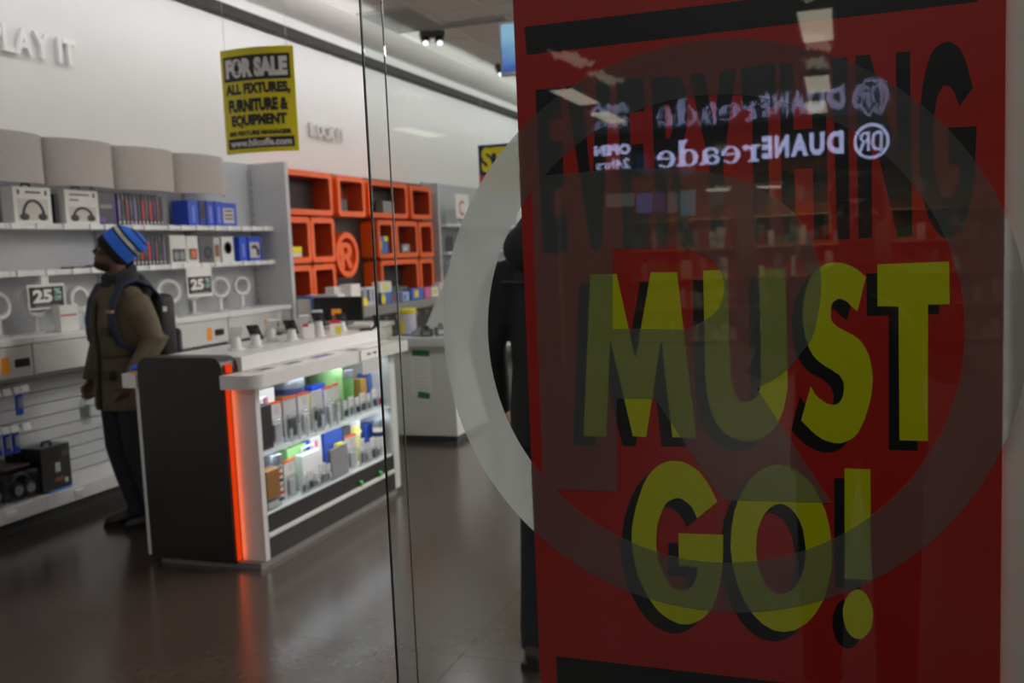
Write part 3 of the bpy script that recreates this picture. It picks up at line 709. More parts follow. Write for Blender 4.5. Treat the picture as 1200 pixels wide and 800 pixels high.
def twin_spot(loc, label, rz):
    t = thing('track_spotlight', label, 'spotlight', loc, rz)
    MB().box(-0.13, 0.13, -0.05, 0.05, -0.07, 0.0, bev=0.008).build('housing', DGREY, t)
    for s in (-1, 1):
        h = MB()
        h.lathe([(0.02, 0.045), (0.042, 0.04), (0.046, 0.0), (0.046, -0.045), (0.042, -0.055)], n=18)
        R = Euler((math.radians(-38), 0, math.radians(0))).to_matrix().to_4x4()
        h.xf(Matrix.Translation((s * 0.075, -0.02, -0.09)) @ R)
        hd = h.build('lamp_head', BLACK, t, smooth='auto')
        l = MB().lathe([(0.001, -0.0555), (0.033, -0.0555), (0.033, -0.060), (0.001, -0.061)], n=18)
        l.xf(Matrix.Translation((s * 0.075, -0.02, -0.09)) @ R)
        l.build('lens', glow('spot_glow', '#f4f8ff', 2.2), hd)
    d = bpy.data.lights.new('spot_lamp', 'SPOT')
    d.energy = 25
    d.spot_size = 1.1
    d.shadow_soft_size = 0.06
    o = bpy.data.objects.new('spot_lamp', d)
    COL.objects.link(o)
    o.parent = t
    o.location = (0, -0.09, -0.17)
    o.rotation_euler = (math.radians(-38), 0, 0)


twin_spot((-4.12, 9.40, 3.925), 'black twin-head track spotlight nearest on the grey ceiling, beside the dark grille', 0.5)
twin_spot((-4.05, 11.5, 3.925), 'black twin-head track spotlight deeper in the shop, beside the hanging screen', 0.5)


# ================================================================ POSTER AND DECAL ON THE WINDOW
def poster_mat(name, hexcol):
    m = M(name, hexcol, 0.42, var=0.05, scale=220, bump=0.02)
    return m


P_RED = poster_mat('poster_red', '#bf2219')
P_YEL = poster_mat('poster_yellow', '#d6d400')
P_BLK = poster_mat('poster_black', '#1b1a1c')
po = thing('closing_poster', 'large red closing-down poster with black and yellow lettering taped inside the shop window', 'poster', (-0.15, 1.5105, 0.80))


def plane_pt(p, y):
    return (p[0] + 0.15, y - 1.5105, p[1] - 0.80)


MB().box(-0.362, 0.360, -0.0071, -0.0061, 0.0, 1.32).build('sheet', P_RED, po)


def print_on(name, loops, y, mat, parent):
    vs, fs = flat_shape(loops)
    return raw(name, [plane_pt(v, y) for v in vs], fs, mat, parent)


for L in POSTER_BARS:
    print_on('printed_bar', L, 1.5031, P_BLK, po)
for L in POSTER_BLACK:
    print_on('letter', L, 1.5031, P_BLK, po)
for L in POSTER_SHADOW:
    print_on('letter_shadow', L, 1.5031, P_BLK, po)
for L in POSTER_YELLOW:
    print_on('letter', L, 1.5029, P_YEL, po)
for sx in (-0.34, 0.34):
    MB().box(sx - 0.03, sx + 0.03, -0.0076, -0.0072, 1.29, 1.34).build('tape', CLEAR, po)

de = thing('window_decal', 'big translucent frosted white circled letter R sticker on the window across the red poster', 'decal', (DECAL_RING[0], 1.5017, DECAL_RING[1]))
cx, cz, ro, ri = DECAL_RING
rv, rf = [], []
N = 128
for k in range(N):
    a = 2 * PI * k / N
    for r in (ro, ri):
        rv.append((r * math.cos(a), 0.0004, r * math.sin(a)))
rf = [(2 * k, 2 * ((k + 1) % N), 2 * ((k + 1) % N) + 1, 2 * k + 1) for k in range(N)]
raw('ring', rv, rf, FROST, de)
vs, fs = flat_shape(DECAL_R)
raw('letter', [(v[0] - cx, 0.0004, v[1] - cz) for v in vs], fs, FROST, de)


# ================================================================ LEFT WALL: raised words
def wall_word(name, word, label, y0, y1, z0, z1, mat):
    t = thing(name, label, 'lettering', (-5.1, y0, z0))
    vs, fs = text_shape(word, y1 - y0, z1 - z0, 0.035)
    # split per letter: one mesh each, extruded off the wall
    widths = []
    x = 0
    for ch in word:
        if ch == ' ':
            x += 0.42
            continue
        wv, wf_ = text_shape(ch, None, 1.0, 0.035)
        wd = max(v[0] for v in wv) - min(v[0] for v in wv)
        widths.append((ch, x, wd, wv, wf_))
        x += wd + 0.07
    k = (y1 - y0) / (x - 0.07)
    for ch, xs, wd, wv, wf_ in widths:
        b = bmesh.new()
        vv = [b.verts.new((0.018, (v[0] + wd / 2 + xs) * k, (v[1] + 0.5) * (z1 - z0))) for v in wv]
        for f in wf_:
            try:
                b.faces.new([vv[q] for q in f])
            except ValueError:
                pass
        bmesh.ops.remove_doubles(b, verts=b.verts, dist=1e-5)
        r = bmesh.ops.extrude_face_region(b, geom=list(b.faces))
        bmesh.ops.translate(b, vec=(0.022, 0, 0), verts=[e for e in r['geom'] if isinstance(e, bmesh.types.BMVert)])
        mb = MB()
        mb.bm.free()
        mb.bm = b
        mb.box(0.0, 0.02, (xs + wd * 0.5) * k - 0.006, (xs + wd * 0.5) * k + 0.006, (z1 - z0) * 0.45, (z1 - z0) * 0.55)
        mb.build('letter', mat, t)
    return t


wall_word('wall_lettering', 'PLAY IT', 'raised white PLAY IT letters high on the white wall over the headphone shelves', 4.655, 5.37, 2.995, 3.17, M('white_letter', '#efeeec', 0.4))
wall_word('wall_lettering', 'ROCK IT', 'faint raised white ROCK IT letters on the wall above the orange cubes', 8.42, 9.1, 2.81, 2.955, M('grey_letter', '#d9d8d6', 0.5))


# ================================================================ LEFT WALL: shelving bays
def price_clip(mb, y, z, x=0.0):
    mb.box(x, x + 0.012, y - 0.035, y + 0.035, z - 0.022, z + 0.018, bev=0.003, seg=1)


BAYS = [3.47, 4.45, 5.43, 6.41, 7.33]
BAYTXT = ['first white shelving bay at the shop entrance, mostly out of view on the left',
          'second white shelving bay, behind the man in the blue beanie',
          'third white shelving bay, holding the dark game cases',
          'last white shelving bay, against the white end panel with blue boxes']
PANEL = M('pegboard_grey', '#b4b7bb', 0.5)
SLAT = M('slatwall_white', '#b0b3b6', 0.45)
SHELFW = M('shelf_white', '#eeeeee', 0.35)
DRW = M('drawer_white', '#d9d9d8', 0.4)
for b in range(4):
    y0, y1 = BAYS[b], BAYS[b + 1]
    L = y1 - y0
    t = thing('display_bay', BAYTXT[b], 'shelving', (-5.1, y0, 0))
    # back: upper panel and lower slatted panel made of separate slats
    MB().box(0.0, 0.03, 0.004, L - 0.004, 0.95, 2.46, bev=0.002, seg=1).build('back_panel', PANEL, t)
    s0 = None
    for k in range(9):
        z = 0.20 + k * 0.085
        if s0 is None:
            s0 = MB().box(0.006, 0.03, 0.004, L - 0.004, 0.0, 0.079, bev=0.002, seg=1).build('slat', SLAT, t, loc=(0, 0, z))
        else:
            copy_child(s0, t, (0, 0, z))
    MB().box(0.0, 0.008, 0.0, L, 0.2, 0.95).build('backing', MGREY, t)
    up = MB().box(0.03, 0.052, L - 0.03, L - 0.002, 0.1, 2.4).build('upright', M('upright', '#b9bbbd', 0.4, metal=0.3), t)
    sl = MB()
    for k in range(30):
        sl.box(0.052, 0.0526, L - 0.021, L - 0.012, 0.24 + k * 0.07, 0.27 + k * 0.07)
    so = sl.build('slots', BLACK, up)
    so['kind'] = 'stuff'
    for nm, zt in (('upper_shelf', 1.885), ('lower_shelf', 1.59)):
        sh = MB().box(0.03, 0.24, 0.002, L - 0.002, zt - 0.028, zt, bev=0.003, seg=1).box(0.238, 0.25, 0.002, L - 0.002, zt - 0.032, zt + 0.004, bev=0.002, seg=1).build(nm, SHELFW, t)
        p0 = None
        nclip = 5
        for k in range(nclip):
            yy = 0.1 + (L - 0.2) * k / (nclip - 1) + random.uniform(-0.04, 0.04)
            if p0 is None:
                m_ = MB()
                price_clip(m_, 0, 0, 0.25)
                p0 = m_.build('price_clip', TAGW, sh, loc=(0, yy, zt - 0.012))
            else:
                copy_child(p0, sh, (0, yy, zt - 0.012))
        # bracket under the shelf
        MB().prism([(0.03, zt - 0.03), (0.22, zt - 0.03), (0.03, zt - 0.07)], 'y', L - 0.025, L - 0.019).build('bracket', LGREY, t)
    MB().box(0.03, 0.385, 0.002, L - 0.002, 1.145, 1.19, bev=0.006).build('counter_top', SHELFW, t)
    dr = MB().box(0.05, 0.372, 0.006, L - 0.006, 0.955, 1.142, bev=0.004).build('drawer', DRW, t)
    hy = 0.0 if b else 0.0
    hc = {0: 0.90, 1: 0.80, 2: 0.86, 3: 0.66}[b]
    MB().box(0.372, 0.379, hc - 0.06, hc + 0.05, 1.015, 1.065, bev=0.004).box(0.374, 0.381, hc - 0.05, hc + 0.04, 1.024, 1.056).build('handle', BLACK, dr)
    if b != 1:
        MB().box(0.3721, 0.3735, hc - 0.16, hc - 0.1, 0.985, 1.085).build('orange_label', ORLABEL, dr)['label'] = 'orange paper label'
    bd = MB().box(0.0, 0.38, 0.002, L - 0.002, 0.15, 0.19, bev=0.003).box(0.37, 0.385, 0.002, L - 0.002, 0.10, 0.192, bev=0.003).build('base_deck', SHELFW, t)
    for k in range(2):
        m_ = MB()
        price_clip(m_, 0.25 + 0.45 * k, 0.15, 0.385)
        m_.build('price_clip', TAGW, bd)
    MB().box(0.0, 0.27, 0.0, L, 0.0, 0.15).build('kick_plate', DGREY, t)

# curved felt valances over the shelves
FELT = M('grey_felt', '#b4aeaa', 0.9, var=0.1, scale=50, bump=0.1)
vy = [3.58, 4.21, 4.84, 5.46, 6.10, 6.73]
vlab = ['curved grey felt valance at the far left over the shelves', 'curved grey felt valance above the first white headphone box', 'curved grey felt valance above the second white headphone box', 'curved grey felt valance above the row of dark game cases', 'curved grey felt valance last in the row, above the blue boxes']
for k in range(5):
    y0, y1 = vy[k], vy[k + 1]
    cyl = []
    n = 16
    outer, inner = [], []
    for q in range(n + 1):
        a = -PI / 2 * 0.82 + PI * 0.82 * q / n
        yy = (y0 + y1) / 2 + math.sin(a) / math.sin(PI / 2 * 0.82) * (y1 - y0 - 0.006) / 2
        xx = 0.14 + 0.16 * math.cos(a)
        outer.append((xx, yy - y0))
        inner.append((xx - 0.012, yy - y0))
    v = tag(MB().prism(outer + inner[::-1], 'z', 0, 0.31).box(0.032, 0.15, (y1 - y0) / 2 - 0.02, (y1 - y0) / 2 + 0.02, 0.28, 0.305).box(0.14, 0.285, (y1 - y0) / 2 - 0.02, (y1 - y0) / 2 + 0.02, 0.28, 0.305).build('curved_valance', FELT, None, smooth='auto', loc=(-5.1, y0, 2.14)), vlab[k], 'valance', 'curved felt valances over the shelves')

# white end panels of the wall fixtures
tag(MB().box(-5.1, -4.70, 7.33, 7.385, 0.0, 2.46, bev=0.004).build('end_panel', LGREY), 'tall white end panel between the headphone shelves and the orange cubes', 'panel')
tag(MB().box(-5.1, -4.84, 10.98, 11.03, 0.0, 2.47, bev=0.004).build('end_panel', M('end_panel_grey', '#c3c6c9', 0.5)), 'tall pale end panel on the far side of the orange cubes', 'panel')


# ---------------------------------------------------------------- products on the wall shelves
def carton(name, label, cat, loc, size, mat, group=None, rz=0.0):
    """a box whose front faces +x; loc = centre of its base"""
    t = thing(name, label, cat, loc, rz, group)
    dx, dy, dz = size
    MB().box(-dx / 2, dx / 2, -dy / 2, dy / 2, 0, dz, bev=min(0.003, dy * 0.15), seg=1).build('box', mat, t)
    return t


def face(t, size, y0, y1, z0, z1, mat, name='printed_panel', off=0.0008):
    dx = size[0]
    return MB().box(dx / 2 - 0.001, dx / 2 + off, y0, y1, z0, z1).build(name, mat, t)


HP = M('headphone_print', '#3a3a42', 0.5)
CREAM = M('print_cream', '#cfcac2', 0.6)
BXW = M('carton_white', '#e7e6e2', 0.5)


def headphone_box(loc, dy, dz, label, full):
    s = (0.10, dy, dz)
    t = carton('headphone_box', label, 'box', loc, s, BXW)
    zt = dz * (0.68 if full else 0.52)
    face(t, s, -dy * 0.40, dy * 0.40, dz * 0.10, zt, CREAM, 'window', 0.0006)
    # printed headphone: band arc and two ear cups
    m_ = MB()
    pts = []
    for k in range(13):
        a = PI * k / 12
        pts.append((0.0505, dy * 0.27 * math.cos(a), dz * 0.22 + (zt - dz * 0.26) * math.sin(a)))
    m_.tube(pts, (0.0012, dy * 0.035) if False else 0.009, 8)
    for sgn in (-1, 1):
        m_.ball((0.0505, sgn * dy * 0.24, dz * 0.20), (0.006, dy * 0.13, dz * 0.10), 12)
    m_.build('headphones', HP, t, smooth=True)
    lettering('Wireless', (0.0512, -dy * 0.08 if not full else 0, dz * 0.86), (0, 1, 0), (0, 0, 1), dy * 0.42, dz * 0.075, BLACK, t, 0.02) if False else None
    face(t, s, -dy * (0.18 if full else 0.36), dy * 0.22, dz * 0.83, dz * 0.885, DGREY, 'printed_title')
    if not full:
        face(t, s, -dy * 0.36, -dy * 0.1, dz * 0.68, dz * 0.73, DGREY, 'printed_title')
    for sgn in ((-1, 1) if full else (1,)):
        face(t, s, sgn * dy * 0.36 - 0.009, sgn * dy * 0.36 + 0.009, dz * 0.79, dz * 0.92, DGREY, 'printed_mark')
    h = MB()
    h.tube([(0.0, -0.035, dz), (0.0, -0.03, dz + 0.022), (0.0, 0.03, dz + 0.022), (0.0, 0.035, dz)], 0.006, 8)
    h.build('hang_tab', BLACK, t, smooth=True)
    return t


headphone_box((-4.94, 4.71, 1.885), 0.30, 0.235, 'white headphone box with a wide picture window, first on the upper wall shelf', True)
headphone_box((-4.94, 5.125, 1.885), 0.30, 0.235, 'white headphone box with a half-height picture window, second on the upper wall shelf', False)
tag(MB().box(-4.98, -4.93, 4.925, 4.945, 1.886, 2.09, bev=0.003).build('cable_box', BLACK), 'thin black box standing between the two white headphone boxes', 'box')
s = (0.05, 0.175, 0.235)
t = carton('game_case', 'dark game case facing out beside the white headphone box on the upper wall shelf', 'game case', (-4.94, 5.38, 1.885), s, M('case_dark', '#2b2a33', 0.35))
face(t, s, -0.065, 0.05, 0.12, 0.145, MGREY, 'printed_title')
face(t, s, 0.07, 0.083, 0.01, 0.225, PURPLE, 'printed_edge')
face(t, s, -0.07, -0.02, 0.02, 0.06, PURPLE, 'printed_panel')
SP = [('#6d6390', 'purple'), ('#303036', 'black'), ('#8f4147', 'dark red'), ('#55525f', 'grey'), ('#6d68a2', 'violet'), ('#3a3a40', 'charcoal'), ('#b1333b', 'red'), ('#5b5a68', 'slate'), ('#c23a40', 'bright red'), ('#38466e', 'dark blue'), ('#7a4a55', 'maroon'), ('#2e2e33', 'black')]
ORD = ['first', 'second', 'third', 'fourth', 'fifth', 'sixth', 'seventh', 'eighth', 'ninth', 'tenth', 'eleventh', 'twelfth']


def spine_row(n, y0, dy, z, h, shelf, off):
    for k in range(n):
        hx, cn = SP[(k + off) % len(SP)]
        s = (0.14, dy * 0.86, h + random.uniform(-0.006, 0.004))
        t = carton('game_case', f'game case with {cn} spine, {ORD[k]} from the left on the {shelf} wall shelf', 'game case', (-4.99, y0 + (k + 0.5) * dy, z), s, M('spine_dark_%d' % (k % 3), ['#2f2e35', '#4b4a52', '#39383f'][k % 3], 0.35), f'game cases on the {shelf} wall shelf')
        m = M('spine_' + hx, hx, 0.4)
        face(t, s, -dy * 0.33, dy * 0.33, h * (0.35 if k % 2 else 0.2), h * 0.8, m, 'printed_spine')
        face(t, s, -dy * 0.2, dy * 0.2, h * 0.06, h * 0.15, LGREY, 'printed_mark')


spine_row(12, 5.485, 0.0405, 1.885, 0.232, 'upper', 0)
spine_row(9, 5.60, 0.0405, 1.59, 0.225, 'lower', 4)
for k, (y0, y1, nm) in enumerate(((6.20, 6.33, 'first'), (6.335, 6.42, 'second'), (6.43, 6.53, 'third'), (6.54, 6.64, 'fourth'))):
    s = (0.16, y1 - y0 - 0.004, 0.205)
    t = carton('blue_box', f'bright blue upright box, {nm} from the left on the upper wall shelf', 'box', (-4.955, (y0 + y1) / 2, 1.885), s, BLUE if k != 1 else M('blue_dark', '#16337f', 0.45), 'blue boxes on the upper wall shelf')
    if k == 1:
        face(t, s, -0.03, 0.03, 0.07, 0.17, BLACK, 'printed_panel')
    else:
        face(t, s, -0.012, 0.012, 0.03, 0.16, M('blue_pale', '#7d97e6', 0.5), 'printed_title')
s = (0.16, 0.20, 0.20)
t = carton('blue_box', 'bright blue box with a cream product picture at the end of the upper wall shelf', 'box', (-4.97, 6.75, 1.885), s, BLUE)
face(t, s, -0.085, 0.06, 0.03, 0.155, CREAM, 'printed_panel')
for z in (0.06, 0.09, 0.125):
    face(t, s, -0.06, 0.045, z, z + 0.014, HP, 'printed_mark', 0.0014)
# lower shelf
s = (0.14, 0.185, 0.225)
t = carton('headphone_box', 'white box with dark headphone window beside the cases on the lower wall shelf', 'box', (-4.97, 6.085, 1.59), s, BXW)
face(t, s, -0.075, 0.078, 0.02, 0.12, HP, 'window')
m_ = MB()
m_.ball((0.0705, -0.03, 0.065), (0.004, 0.03, 0.035), 12).ball((0.0705, 0.035, 0.065), (0.004, 0.03, 0.035), 12)
m_.build('headphones', MGREY, t, smooth=True)
s = (0.14, 0.14, 0.22)
t = carton('headphone_box', 'narrow white box with orange and green picture on the lower wall shelf', 'box', (-4.97, 6.255, 1.59), s, BXW)
face(t, s, -0.05, 0.05, 0.03, 0.12, DGREY, 'window')
face(t, s, -0.02, 0.03, 0.045, 0.105, ORANGE, 'printed_panel', 0.0014)
face(t, s, -0.045, -0.01, 0.04, 0.075, DGREEN, 'printed_panel', 0.0018)
s = (0.14, 0.185, 0.215)
t = carton('speaker_box', 'dark grey box with a round black picture on the lower wall shelf', 'box', (-4.97, 6.43, 1.59), s, M('box_charcoal', '#55565c', 0.45))
MB().lathe([(0.001, 0.0708), (0.052, 0.0708), (0.052, 0.0716), (0.001, 0.0716)], (0, 0.01, 0.085), 24, axis='x').build('printed_circle', BLACK, t)
MB().lathe([(0.001, 0.0718), (0.026, 0.0718), (0.026, 0.0722), (0.001, 0.0722)], (0, 0.01, 0.085), 24, axis='x').build('printed_dot', DGREY, t)
s = (0.12, 0.085, 0.21)
t = carton('accessory_box', 'slim pale box with brown picture between grey and white boxes on the lower wall shelf', 'box', (-4.97, 6.575, 1.59), s, LGREY)
face(t, s, -0.03, 0.03, 0.05, 0.15, BROWN, 'printed_panel')
s = (0.14, 0.165, 0.215)
t = carton('speaker_box', 'white box with a black ring picture on the lower wall shelf', 'box', (-4.97, 6.71, 1.59), s, BXW)
MB().lathe([(0.038, 0.0706), (0.052, 0.0706), (0.052, 0.0716), (0.038, 0.0716), (0.038, 0.0706)], (0, 0, 0.12), 24, axis='x').build('printed_ring', BLACK, t)
s = (0.12, 0.11, 0.215)
t = carton('blue_box', 'plain blue box with pale title next to the white end panel, lower wall shelf', 'box', (-4.97, 6.94, 1.59), s, BLUE)
face(t, s, -0.012, 0.012, 0.04, 0.15, M('blue_pale', '#7d97e6', 0.5), 'printed_title')
s = (0.14, 0.19, 0.215)
t = carton('blue_box', 'blue box with a dark grey headset picture at the end of the lower wall shelf', 'box', (-4.97, 7.1, 1.59), s, BLUE)
face(t, s, -0.08, 0.06, 0.03, 0.165, CREAM, 'printed_panel')
m_ = MB().tube([(0.0712, -0.05, 0.12), (0.0712, 0.0, 0.13), (0.0712, 0.035, 0.09), (0.0712, 0.03, 0.05)], 0.013, 8)
m_.build('printed_mark', HP, t, smooth=True)
tag(MB().box(-5.02, -4.90, 5.02, 5.22, 1.591, 1.606, bev=0.003).build('flat_pack', BLACK), 'flat black package lying on the lower wall shelf left of the beanie', 'package')
tag(MB().box(-5.02, -4.90, 5.24, 5.42, 1.591, 1.612, bev=0.003).build('flat_pack', BLUE), 'flat blue package lying on the lower wall shelf beside the beanie', 'package')

# round display discs on stems along the counter
def disc_stand(y, label, tilt, r=0.09, rz=0.0):
    t = thing('round_display_stand', label, 'display stand', (-4.90, y, 1.19), rz)
    MB().lathe([(0.05, 0.0), (0.05, 0.008), (0.02, 0.014)], n=20).build('base', SATIN, t, smooth='auto')
    MB().box(-0.008, 0.008, -0.014, 0.014, 0.01, 0.125).build('stem', SATIN, t)
    R = Matrix.Translation((0.0, 0, 0.195)) @ Euler((0, math.radians(-tilt), 0)).to_matrix().to_4x4()
    d = MB().lathe([(r * 0.66, 0.006), (r * 0.70, 0.018), (r * 0.92, 0.02), (r, 0.01), (r, -0.014), (r * 0.9, -0.022), (r * 0.66, -0.02), (r * 0.66, 0.006)], n=28, axis='x').xf(R)
    d.build('rim', SATIN, t, smooth='auto')
    MB().lathe([(0.001, 0.006), (r * 0.68, 0.006), (r * 0.68, -0.01), (0.001, -0.01)], n=28, axis='x').xf(R).build('disc', M('disc_grey', '#c6c7c8', 0.35), t)


disc_stand(4.38, 'round white display disc nearest the entrance on the wall counter', 8)
disc_stand(4.66, 'round white display disc tilted behind the left discount sign', 12, 0.10)
disc_stand(5.03, 'round white display disc just right of the left discount sign', 4)
disc_stand(5.93, 'large round white display disc beside the man\'s backpack', 6, 0.10, -0.5)
disc_stand(6.22, 'round white display disc behind the right discount sign', 6, 0.088)
disc_stand(6.56, 'round white display disc right of the right discount sign', 6, 0.09, -0.45)
disc_stand(6.86, 'round white display disc last on the counter beside the end panel', 4, 0.085, -0.3)
s = (0.06, 0.16, 0.17)
t = carton('accessory_pack', 'white pack with a red stripe standing on the wall counter under the left sign', 'package', (-4.79, 4.80, 1.19), s, BXW)
face(t, s, -0.075, 0.06, 0.1, 0.11, RED, 'printed_stripe')
t = thing('clear_dome', 'clear plastic cover standing on the wall counter beside the white pack', 'cover', (-4.78, 4.92, 1.19))
MB().lathe([(0.05, 0.0), (0.05, 0.1), (0.042, 0.13), (0.02, 0.145)], n=18).build('shell', CLEAR, t, smooth='auto')
MB().lathe([(0.052, 0.0), (0.052, 0.008), (0.045, 0.01)], n=18).build('base', SATIN, t, smooth='auto')


def discount_sign(y0, y1, z0, z1, label, tall):
    t = thing('discount_sign', label, 'sign', (-4.83, (y0 + y1) / 2, z0))
    h, wd = z1 - z0, y1 - y0
    MB().box(0, 0.004, -wd / 2 - 0.012, wd / 2 + 0.012, -0.012 - tall * 0.015, h + 0.018 + tall * 0.055, bev=0.001, seg=1).build('card', PAPER, t)
    MB().box(0.004, 0.0048, -wd / 2, wd / 2, 0, h).build('black_panel', M('sign_black', '#1e1c1a', 0.5), t)
    lettering('25', (0.0052, -wd * 0.12, h * 0.55), (0, 1, 0), (0, 0, 1), wd * 0.56, h * 0.66, PAPER, t, 0.05)
    MINT = M('mint_print', '#9fd6c9', 0.5)
    lettering('%', (0.0052, wd * 0.33, h * 0.76), (0, 1, 0), (0, 0, 1), wd * 0.22, h * 0.3, MINT, t, 0.03)
    lettering('OFF', (0.0052, wd * 0.33, h * 0.42), (0, 1, 0), (0, 0, 1), wd * 0.22, h * 0.26, MINT, t, 0.03)
    MB().box(0.0048, 0.0052, -wd * 0.35, wd * 0.35, h * 0.07, h * 0.11).build('printed_line', MGREY, t)
    MB().box(-0.02, 0.0, -0.03, 0.03, h - 0.02, 1.553 - z0).build('clip', TAGW, t)


discount_sign(4.555, 4.83, 1.355, 1.485, 'black 25 percent off sign hung from the wall shelf left of the man', 0)
discount_sign(6.075, 6.36, 1.355, 1.487, 'black 25 percent off sign on a taller white card right of the man', 1)


# ---------------------------------------------------------------- pegs and boxes under the counter
def peg(y, z, label, with_pack, wide=0.05):
    t = thing('peg_hook', label + ' price ticket on a wire peg under the counter', 'hook', (-5.067, y, z), 0, 'wire pegs with white tickets')
    MB().tube([(0, 0, 0), (0.26, 0, 0.0), (0.29, 0, 0.012)], 0.003, 6).build('wire', METAL, t, smooth=True)
    MB().box(0.29, 0.293, -0.032, 0.032, -0.022, 0.022, rot=(Euler((0, -0.25, 0.12)).to_matrix(), (0.29, 0, 0))).build('ticket', TAGW, t)
    if with_pack:
        p = thing('blue_pack', with_pack, 'package', (-4.80, y + 0.02, z - 0.155), 0, 'blue packs on the pegs')
        MB().box(-0.006, 0.006, -wide / 2, wide / 2, 0.0, 0.145, bev=0.002, seg=1).build('card', BLUE, p)
        MB().box(0.006, 0.02, -wide / 2 + 0.008, wide / 2 - 0.008, 0.04, 0.11, bev=0.006).build('blister', M('smoky_blister', '#9aa0b4', 0.2), p)


peg(4.205, 0.87, 'upper leftmost', None)
peg(4.28, 0.869, 'upper middle', None)
peg(4.36, 0.868, 'upper right', 'blue hanging pack alone on the upper row of pegs')
peg(4.411, 0.872, 'topmost right-hand', None)
peg(4.18, 0.645, 'lower leftmost', 'blue hanging pack first on the lower row of pegs')
peg(4.245, 0.642, 'lower second', 'blue hanging pack second on the lower row of pegs')
peg(4.31, 0.64, 'lower third', 'blue hanging pack third on the lower row of pegs')
peg(4.40, 0.637, 'lower fourth', None)


def clamshell(y, label, dy):
    t = thing('headphone_clamshell', label, 'headphones', (-4.80, y, 0.19))
    MB().box(-0.05, 0.055, -dy / 2, dy / 2, 0, 0.19, bev=0.02, seg=3).build('shell', CLEAR, t)
    MB().box(-0.05, -0.045, -dy / 2 + 0.004, dy / 2 - 0.004, 0.004, 0.20).build('back_card', BLACK, t)
    m_ = MB().tube([(0.0, dy * 0.36 * math.cos(PI * k / 12), 0.07 + 0.095 * math.sin(PI * k / 12)) for k in range(13)], (0.014, 0.008), 8)
    m_.build('headband', DGREY, t, smooth=True)
    for sg in (-1, 1):
        MB().lathe([(0.03, -0.02), (0.048, -0.015), (0.052, 0.0), (0.046, 0.018), (0.03, 0.022)], (0.01, sg * dy * 0.22, 0.07), 18, axis='x').build('ear_cup', BLACK, t, smooth='auto')
        MB().lathe([(0.012, 0.022), (0.03, 0.0225), (0.03, 0.026), (0.012, 0.026)], (0.01, sg * dy * 0.22, 0.07), 18, axis='x').build('ring', METAL, t)


clamshell(4.10, 'black headphones in a clear shell at the very left of the base shelf', 0.15)
clamshell(4.335, 'black headphones in a clear shell beside the tall black box on the base shelf', 0.2)
tag(MB().box(-5.03, -4.78, 4.20, 4.40, 0.393, 0.41, bev=0.003).box(-5.03, -4.88, 4.20, 4.40, 0.192, 0.393, bev=0.003).build('tablet_box', M('box_darkred', '#3b2422', 0.5)), 'dark box with a reddish flat lid behind the clear headphone shells', 'box')
s = (0.17, 0.235, 0.28)
t = carton('gaming_headset_box', 'tall black box with a black hang handle on the base shelf', 'box', (-4.835, 4.575, 0.2), s, M('box_black', '#1c1a1a', 0.35))
MB().tube([(0.03, -0.05, 0.28), (0.03, -0.045, 0.305), (0.03, 0.015, 0.305), (0.03, 0.02, 0.28)], 0.008, 8).build('handle', BLACK, t, smooth=True)
face(t, s, -0.01, 0.03, 0.11, 0.17, LGREY, 'printed_panel')
face(t, s, -0.02, 0.05, 0.05, 0.075, M('rust_print', '#8a4a28', 0.5), 'printed_panel')
face(t, s, 0.05, 0.1, 0.20, 0.235, DGREY, 'printed_mark')
face(t, s, 0.06, 0.085, 0.03, 0.06, LGREY, 'printed_mark')
tag(MB().box(-4.80, -4.735, 4.49, 4.68, 0.1915, 0.2, bev=0.002).build('blue_ticket', M('sky_blue_print', '#4d97e8', 0.5)), 'flat blue ticket under the tall black box on the base shelf', 'label')
s = (0.2, 0.17, 0.27)
t = carton('headset_box', 'large matt black box set back behind the tall black box on the base shelf', 'box', (-4.955, 4.55, 0.19), (0.06, 0.3, 0.27), M('box_black2', '#131214', 0.6))
MB().box(0.03, 0.0306, -0.1, 0.02, 0.2, 0.23).build('printed_mark', DGREY, t)


# ================================================================ ORANGE CUBE WALL
tag(MB().box(-5.098, -5.062, 7.40, 10.97, 1.0, 2.46, bev=0.003).build('backboard', M('black_board', '#2a2627', 0.5)), 'black backboard behind the orange display cubes', 'panel')


def rrect(y0, y1, z0, z1, r, n=5):
    out = []
    for cy, cz_, a0 in ((y1 - r, z1 - r, 0), (y0 + r, z1 - r, PI / 2), (y0 + r, z0 + r, PI), (y1 - r, z0 + r, 1.5 * PI)):
        for k in range(n + 1):
            a = a0 + PI / 2 * k / n
            out.append((cy + r * math.cos(a), cz_ + r * math.sin(a)))
    return out


def cube(y0, y1, z0, z1, label, dark=False):
    t = thing('orange_cube', label, 'display cube', (-5.06, y0, z0), 0, 'orange display cubes')
    Y, Zh = y1 - y0, z1 - z0
    D = 0.215
    f = 0.055
    o_, i_ = rrect(0, Y, 0, Zh, 0.045), rrect(f, Y - f, f, Zh - f, 0.02)
    m_ = MB()
    rs = []
    for x, L in ((0, o_), (D, o_), (D, i_), (0.02, i_)):
        rs.append([Vector((x, p[0], p[1])) for p in L])
    m_.rings(rs, caps=False)
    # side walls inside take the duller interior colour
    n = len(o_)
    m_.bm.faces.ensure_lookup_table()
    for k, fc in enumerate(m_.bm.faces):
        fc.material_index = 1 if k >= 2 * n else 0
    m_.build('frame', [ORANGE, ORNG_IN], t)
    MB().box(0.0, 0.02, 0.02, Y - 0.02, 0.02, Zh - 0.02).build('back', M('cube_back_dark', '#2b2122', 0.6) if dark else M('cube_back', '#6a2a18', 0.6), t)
    return t


